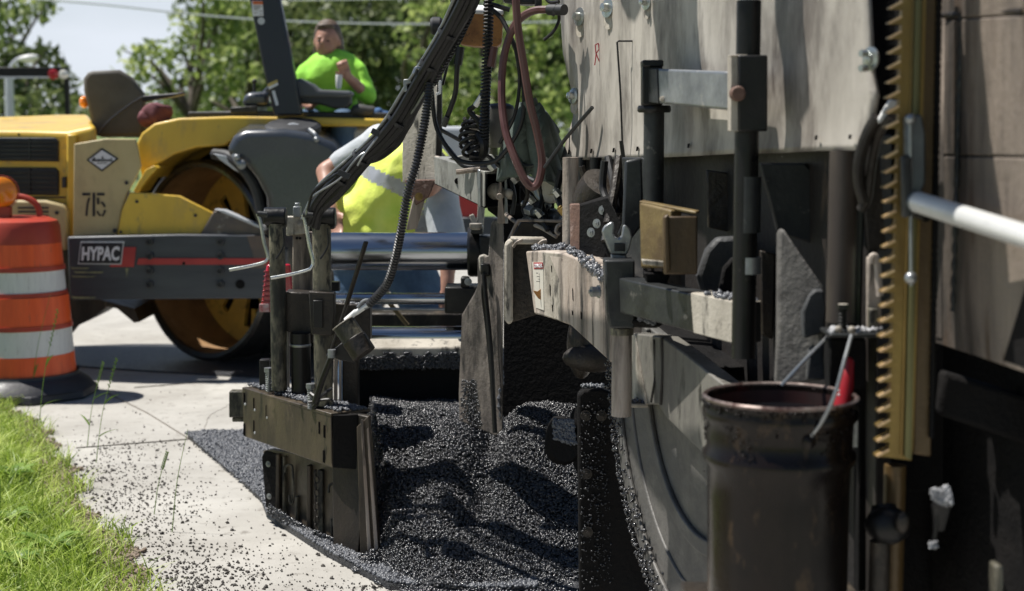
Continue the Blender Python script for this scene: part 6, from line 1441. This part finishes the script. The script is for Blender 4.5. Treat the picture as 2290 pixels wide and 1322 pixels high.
b = MB(); b.pp([(1024, 28), (1030, 22), (1118, 24), (1126, 34), (1122, 96), (1112, 104), (1060, 103), (1030, 98), (1022, 88)], 5.22, .12); cbx = part(b, 'control_box', 'ctl', None, .008, seg=3)
b = MB(); b.loft([W(1022, 30, 5.21), W(1126, 34, 5.21), W(1126, 22, 5.21), W(1022, 18, 5.21)], [W(1030, 26, 5.36), W(1120, 28, 5.36), W(1120, 14, 5.36), W(1030, 8, 5.36)]); part(b, 'box_lid', 'white', cbx, .006)
b = MB(); b.cyl(W(1022, 60, 5.28), W(985, 58, 5.28), .008); b.lathe([(0, -.02), (.024, -.02), (.03, -.012), (.03, .012), (.024, .02), (0, .02)], W(976, 58, 5.28), (1, 0, 0), 20); part(b, 'box_knob', 'dark', cbx, 0)
# grease cup on the bracket
b = MB(); c = W(1118, 330, 5.3); b.lathe([(0, 0), (.040, 0), (.044, .01), (.050, .13), (.0, .13)], c, n=28); gc = part(b, 'grease_cup', 'cup', None, 0)
b = MB(); b.lathe([(0, .150), (.03, .148), (.046, .140), (.050, .128), (.0, .128)], c, n=28); part(b, 'cup_lid', 'dark', gc, 0)
bx4([(1040, 345), (1100, 345), (1130, 385), (1090, 380), (1000, 355)], 5.5, 5.4, 'greyp', 'bracket_tray', None, .02)
b = MB(); b.pp([(1040, 310), (1062, 255), (1078, 262), (1078, 330)], 5.4, .03); part(b, 'junction_cover', 'beige', None, .004)
# tapering red lamp behind the posts
b = MB(); b.loft([W(596, 592, 6.35), W(650, 590, 6.35), W(660, 698, 6.35), W(581, 698, 6.35)], [W(602, 590, 6.45), W(646, 590, 6.45), W(652, 694, 6.45), W(590, 694, 6.45)]); rl = part(b, 'tail_lamp', mat('red_lens', (.55, .02, .04), (.38, .012, .03), .22, 0, ns=40, coat=.5), None, .008)
b = MB()
for k in range(7): b.rect(590 - k * .9, 606 + k * 11, 602, 610 + k * 11, 6.343, .012)
part(b, 'lens_ribs', mat('dark_red_ribs', (.25, .008, .02), None, .3), rl, .001)
b = MB(); b.rect(580, 680, 602, 698, 6.338, .012); part(b, 'lamp_label', mat('lamp_label_white', (.6, .5, .5), (.5, .1, .1), .5, ns=60), rl, .001)
b = MB(); b.bar(W(620, 640, 6.5), W(760, 640, 6.5), .04, .04); part(b, 'lamp_bracket', 'black', rl, .003)

# ------------------------------------------------------------------ loose things on the paver
# steel pail of tar
pc = W(1745, 888, 3.0); pc.y = 3.0; rP = .1505
zt = pc.z; bz = W(1745, 1358, 3.0).z
PL = thing('pail', 'tall tar stained steel pail hanging beside the paver wheel', 'pail', V((pc.x, 3.0, bz)))
c = V((pc.x, 3.0, 0)); H = lambda py: W(1745, py, 3.0).z + .0
prof = [(0.0, bz + .01), (rP - .018, bz + .01), (rP - .014, bz)]
prof = [(.0, bz), (rP - .014, bz), (rP - .013, H(1100)), (rP - .011, H(1040)), (rP - .003, H(1026)), (rP - .002, H(1010)), (rP - .010, H(1000)), (rP - .009, H(940)), (rP - .002, H(930)), (rP - .001, H(915)), (rP - .006, H(905)), (rP - .004, zt - .008), (rP, zt), (rP - .004, zt + .004), (rP - .009, zt), (rP - .010, zt - .06), (rP - .013, zt - .065)]
b = MB(); b.lathe(prof, c, n=96)
for v in b.bm.verts:
    k_ = 1 + .020 * mnoise.noise(v.co * 9) + .010 * mnoise.noise(v.co * 26); v.co.x = c.x + (v.co.x - c.x) * k_; v.co.y = c.y + (v.co.y - c.y) * k_
put(b, 'pail_body', M['pail'], PL, 0, smooth=50)
b = MB(); b.lathe([(rP - .022, bz + .03), (rP - .0135, H(1040)), (rP - .0112, zt - .01)], c, n=48); put(b, 'pail_lining', mat('reddish_pail_inside', (.07, .022, .018), (.03, .014, .012), .4, .2, ns=8), PL, 0, fix=False)
b = MB(); b.lathe([(rP - .004, -.004), (rP + .0005, -.002), (rP + .001, .003), (rP - .003, .006), (rP - .008, .003), (rP - .008, -.004)], V((pc.x, 3.0, zt)), n=72); put(b, 'pail_rim', M['pailrim'], PL, 0)
b = MB(); b.lathe([(.0001, zt - .035), (rP - .0105, zt - .035)], c, n=48); put(b, 'tar_fill', M['tar'], PL, 0)
b = MB(); e_ = W(1806, 985, 2.875); hp_ = wp([(1806, 985, 2.868), (1840, 940, 2.85), (1868, 880, 2.84), (1890, 800, 2.86), (1904, 750, 2.9)], 8); b.tube(hp_, .0036, 10); put(b, 'bail_handle', M['galv'], PL, 0)
b = MB(); b.lathe([(0, 0), (.014, 0), (.014, .005), (.006, .008), (0, .012)], W(1808, 988, 2.866), (.3, -1, 0), 20); put(b, 'bail_ear', M['pail'], PL, 0)
b = MB(); a0 = W(1885, 905, 3.02); a1 = W(1900, 806, 3.04)
b.tube([a0 - (a1 - a0) * .2, a0, a0.lerp(a1, .6), a1, a1 + V((0, 0, .006))], [.018, .018, .014, .009, .003], 16)
sc_ = thing('scraper', 'red handled scraper standing in the tar pail', 'scraper', V((a0.x, a0.y, a0.z - .03)))
put(b, 'handle', M['red'], sc_, 0)
b = MB()
for k in range(4): b.ell(W(1876, 856 + k * 9, 3.002), .0028, None, 1)
put(b, 'rivet', M['white'], sc_, 0)
b = MB(); b.box(a0 + V((0, 0, -.05)), (.06, .003, .07)); put(b, 'blade', M['galv'], sc_, 0)
P = []
for k in range(700):
    a_ = random.uniform(0, 6.283); L_ = abs(random.gauss(0, 1)) * .03 * (1 + .9 * math.sin(a_ * 5)) ; P.append((pc.x + math.cos(a_) * (rP + .001 - min(.006, L_ * .3)), 3.0 + math.sin(a_) * (rP + .001 - min(.006, L_ * .3)), zt - .004 - L_))
v, f = stones(np.array(P), rng.uniform(.0012, .0035, len(P))); o = rawmesh('rim_drips', v, f, M['pail'], PL); o['kind'] = 'stuff'
# adjustable wrench
WR = thing('adjustable_wrench', 'steel adjustable wrench hanging jaws down above the swing arm collar', 'wrench', W(1385, 560, 3.95))
b = MB(); b.pp([(1350, 530), (1346, 518), (1352, 506), (1368, 496), (1374, 500), (1372, 522), (1376, 530), (1384, 534), (1390, 528), (1394, 504), (1400, 504), (1410, 514), (1414, 530), (1408, 556), (1402, 570), (1366, 568), (1358, 550)], 3.92, .022); put(b, 'head', M['galv'], WR, .005, seg=3)
b = MB(); b.rect(1374, 544, 1398, 562, 3.915, .03); put(b, 'worm_screw', M['slate'], WR, .002)
b = MB(); b.pp([(1366, 568), (1402, 570), (1400, 590), (1368, 590)], 3.925, .018); put(b, 'neck', M['galv'], WR, .004)
b = MB(); b.pp([(1380, 528), (1392, 500), (1398, 360), (1436, 352), (1440, 500), (1408, 540), (1396, 532)], 4.02, .02); put(b, 'handle', M['slate'], WR, .006)
# jacket thrown over the rigging
P0 = W(1200, 310, 5.15)
b = MB(); nu, nv = 44, 34; gr = []
for i in range(nu):
    row = []
    for j in range(nv):
        u = i / (nu - 1); v = j / (nv - 1)
        wl = 1160 - 36 * v - 10 * math.sin(v * 3); wr = 1222 + 60 * v ** .6
        px = wl + (wr - wl) * u; top = 222 + 70 * abs(u - .38) ** 1.2 * 1.4; py = top + (408 - top - 20 * math.sin(u * 5)) * v
        fold = .045 * math.sin(u * 14 + v * 3.5 + math.sin(v * 5)) * (.25 + v) + .02 * math.sin(u * 31 - v * 8)
        y = 5.12 + .18 * (2 * abs(u - .5)) ** 2 - .06 * (1 - v) + fold
        row.append(b.bm.verts.new(W(px, py, y)))
    gr.append(row)
for i in range(nu - 1):
    for j in range(nv - 1): b.face([gr[i][j], gr[i+1][j], gr[i+1][j+1], gr[i][j+1]])
jk = put(b, 'jacket', M['jacket'], smooth=80, fix=False, label='dark green work jacket hung over the rigging left of the apron', cat='jacket', loc=P0)
s_ = jk.modifiers.new('thick', 'SOLIDIFY'); s_.thickness = .02

# added plates on an added frame, out of view: shade for apron, hull, guard
def shade_caster(pts, yf, name, m, top=3.25, t=1.0, th=.012):
    """added plate out of view, shaped to cast shade; pts = where the sunlight carries its outline on to the surface yf"""
    P = [W(a, c, yf(a)) - SUNL * t for a, c in pts]
    for p, q in zip(P, pts):
        if q[1] == -60: p.z = 3.5
    b = MB(); b.plate(P, (.006, .010, 0)); part(b, name, m, None, 0)
shade_caster([(1452, -60), (1562, -60), (1566, 60), (1574, 160), (1592, 250), (1602, 340), (1606, 420), (1560, 430), (1490, 400), (1484, 180), (1468, 60)], flapy, 'shade_sheet', 'jacket')  # added, unseen: casts the broad shade band on the apron
shade_caster([(1728, -60), (1797, -60), (1802, 60), (1812, 160), (1816, 250), (1800, 280), (1772, 322), (1768, 300), (1762, 180), (1745, 80)], flapy, 'shade_strip', 'hose')  # added, unseen: casts the narrower band near the mast post
shade_caster([(1388, -60), (1442, -60), (1438, 30), (1424, 58), (1408, 50), (1394, 20)], flapy, 'shade_tab', 'hose')  # added, unseen: casts the small rounded shade at the apron's top
hf = lambda px: 2.98 - (px - 2095) / 195 * .42
shade_caster([(2190, -60), (2198, -60), (2206, 100), (2228, 330), (2262, 560), (2275, 830), (2150, 820), (2158, 400), (2172, 250)], hf, 'shade_wedge', 'black')  # added, unseen: throws a wedge of shade on the hull wall
b = MB(); b.bar(V((.15, 2.6, 3.5)), V((-.05, 5.2, 3.5)), .05, .05); part(b, 'shade_rail', 'black', None, .006)  # added only so that the shade plates have something to hang from
b = MB(); b.plate([(.10, 1.9, 3.0), (1.9, 1.9, 3.0), (1.9, 5.2, 3.0), (-.05, 5.2, 3.0)], (0, 0, .04)) if False else b.bar(V((.12, 3.0, 3.5)), V((1.2, 3.0, 3.5)), .05, .05); part(b, 'shade_rail', 'black', None, .006)
for hx, hy_ in ((.08, 3.05),): 
    b = MB(); b.bar(V((1.2, 3.0, 3.5)), V((1.2, 3.0, 1.0)), .07, .07); part(b, 'shade_upright', 'black', None, .006)  # added leg under the rail of the shade plates

shade_caster([(1360, 925), (1465, 915), (1492, 990), (1530, 1060), (1590, 1108), (1640, 1120), (1640, 1340), (1506, 1340), (1508, 1230), (1500, 1160), (1478, 1140), (1440, 1075), (1412, 1010), (1395, 1000), (1375, 1080)], guardy, 'shade_sheet', 'jacket', t=1.75)  # added, unseen: cut to leave sun patches on the curved guard
b = MB(); c0_ = W(1480, 1000, guardy(1480)) - SUNL * 1.75; b.bar(V((c0_.x, c0_.y, c0_.z)), V((c0_.x, c0_.y, 3.5)), .02, .02); b.bar(V((c0_.x, c0_.y, 3.5)), V((.05, c0_.y, 3.5)), .04, .04); part(b, 'shade_bracket', 'black', None, 0)  # added bars holding the guard's shade sheet

# clutter hoses and fittings between the box beam and the apron
CL = [((1000, 330, 5.5), (1040, 372, 5.45), (1100, 372, 5.4), (1150, 392, 5.4), (1190, 450, 5.35)), ((1165, 380, 5.3), (1180, 430, 5.3), (1170, 470, 5.3), (1190, 500, 5.2)),
 ((1200, 400, 5.2), (1212, 440, 5.2), (1206, 480, 5.15), (1225, 515, 5.1)), ((1255, 380, 5.0), (1246, 430, 5.0), (1258, 470, 4.95), (1270, 500, 4.9)), ((1060, 250, 5.3), (1048, 280, 5.28), (1046, 320, 5.25), (1065, 352, 5.22)),
 ((1110, 352, 5.2), (1150, 350, 5.15), (1180, 372, 5.1), (1220, 360, 5.05)), ((1130, 60, 5.1), (1150, 100, 5.05), (1162, 180, 5.05), (1150, 260, 5.06), (1118, 320, 5.1)),
 ((1010, 0, 5.3), (1016, 60, 5.3), (1004, 130, 5.32), (990, 190, 5.34)), ((1212, -20, 4.95), (1228, 4, 4.93), (1250, 4, 4.9)), ((1300, 372, 4.6), (1312, 420, 4.6), (1305, 470, 4.6), (1320, 520, 4.5)),
 ((1352, 360, 4.5), (1348, 420, 4.5), (1362, 470, 4.45), (1352, 540, 4.4)), ((1132, 480, 5.3), (1160, 500, 5.2), (1200, 505, 5.15), (1245, 530, 5.1))]
for k, p in enumerate(CL): hose(list(p), (.009, .007, .008, .011, .005, .006, .006, .005, .006, .010, .011, .007)[k], ('hose', 'grime', 'hose', 'hose', 'hose', 'slate', 'hose', 'hose', 'hose', 'grime', 'hose', 'arm')[k], 'hydraulic_hose')
for (a, c, y) in ((1188, 448, 5.33), (1190, 500, 5.18), (1206, 478, 5.13), (1246, 432, 4.98), (1258, 472, 4.93), (1220, 362, 5.03), (1305, 470, 4.58), (1152, 402, 5.36), (1100, 374, 5.38)):
    b = MB(); b.cyl(W(a - 5, c - 6, y - .01), W(a + 5, c + 6, y - .01), .014, n=6); b.cyl(W(a - 8, c - 10, y - .01), W(a - 5, c - 6, y - .01), .009, n=12); part(b, 'hose_fitting', ('galv', 'rod', 'brass')[(a + c) % 3], None, .001)
for (a, c) in ((1310, 930), (1312, 1060), (1314, 1190), (1345, 930)): boltat(a, c, 4.715, .010, PV, 'grime', (0, -1, 0))
crumbs([W(1296, 900, 4.712), W(1350, 890, 4.712), W(1372, 1300, 4.712), W(1300, 1320, 4.712)], 450, PV, .0015, .0045, 'caked_mix', 'stone', 0)
for (x0, x1, y0, y1) in ((1480, 1540, 560, 700), (1700, 1735, 560, 760), (1580, 1640, 380, 520)):
    y = flapy((x0 + x1) / 2) + .12; b = MB(); b.pp([(x0, y0), (x1, y0 + 8), (x1 - 6, y1), (x0 + 4, y1 - 10)], y, .02); part(b, 'wall_bracket', 'grime', None, .004)

# ------------------------------------------------------------------ every bolt, nut, slat and mark an object of its own
def split_loose(o, name):
    bm = bmesh.new(); bm.from_mesh(o.data); seen = set(); isl = []
    for v in bm.verts:
        if v.index in seen: continue
        st = [v]; seen.add(v.index); g = []
        while st:
            x = st.pop(); g.append(x.index)
            for e in x.link_edges:
                y = e.other_vert(x)
                if y.index not in seen: seen.add(y.index); st.append(y)
        isl.append(set(g))
    if len(isl) < 2: bm.free(); return
    for g in isl:
        b2 = bmesh.new(); mp = {}
        for i in sorted(g): bm.verts.ensure_lookup_table(); mp[i] = b2.verts.new(bm.verts[i].co)
        for f in bm.faces:
            if f.verts[0].index in g:
                nf = b2.faces.new([mp[v.index] for v in f.verts]); nf.smooth = f.smooth; nf.material_index = f.material_index
        me = bpy.data.meshes.new(name); b2.to_mesh(me); b2.free()
        for m in o.data.materials: me.materials.append(m)
        me.set_sharp_from_angle(angle=R(32))
        n = bpy.data.objects.new(name, me); SC.collection.objects.link(n); n.parent = o.parent
        for md in o.modifiers:
            if md.type == 'BEVEL':
                b = n.modifiers.new('edge', 'BEVEL'); b.width = md.width; b.segments = md.segments; b.limit_method = 'ANGLE'; b.angle_limit = md.angle_limit
    bm.free(); bpy.data.objects.remove(o)
SPLIT = {'wheel_nuts': 'wheel_nut', 'bolt_head': 'bolt_head', 'frame_hole': 'frame_hole', 'scuff_marks': 'scuff_mark', 'slot_hole': 'slot_hole', 'slot_pin': 'slot_pin',
         'apron_hole': 'apron_hole', 'rivet': 'rivet', 'bolt': 'bolt', 'tar_spot': 'tar_spot', 'lens_ribs': 'lens_rib', 'vent_slots': 'vent_slot', 'mount_hole': 'mount_hole', 'tooth_flank': 'tooth_flank', 'eyes': 'eye', 'hose_clamp': 'hose_clamp', 'sensor_arm': 'sensor_arm', 'guard_lug': 'guard_lug', 'stud_cap': 'stud_cap'}
for o in list(SC.objects):
    s0 = o.name.split('.')[0]
    if o.type == 'MESH' and s0 in SPLIT and o.parent and not o.children:
        if s0 == 'bolt' and len(o.data.polygons) > 90: continue
        split_loose(o, SPLIT[s0])
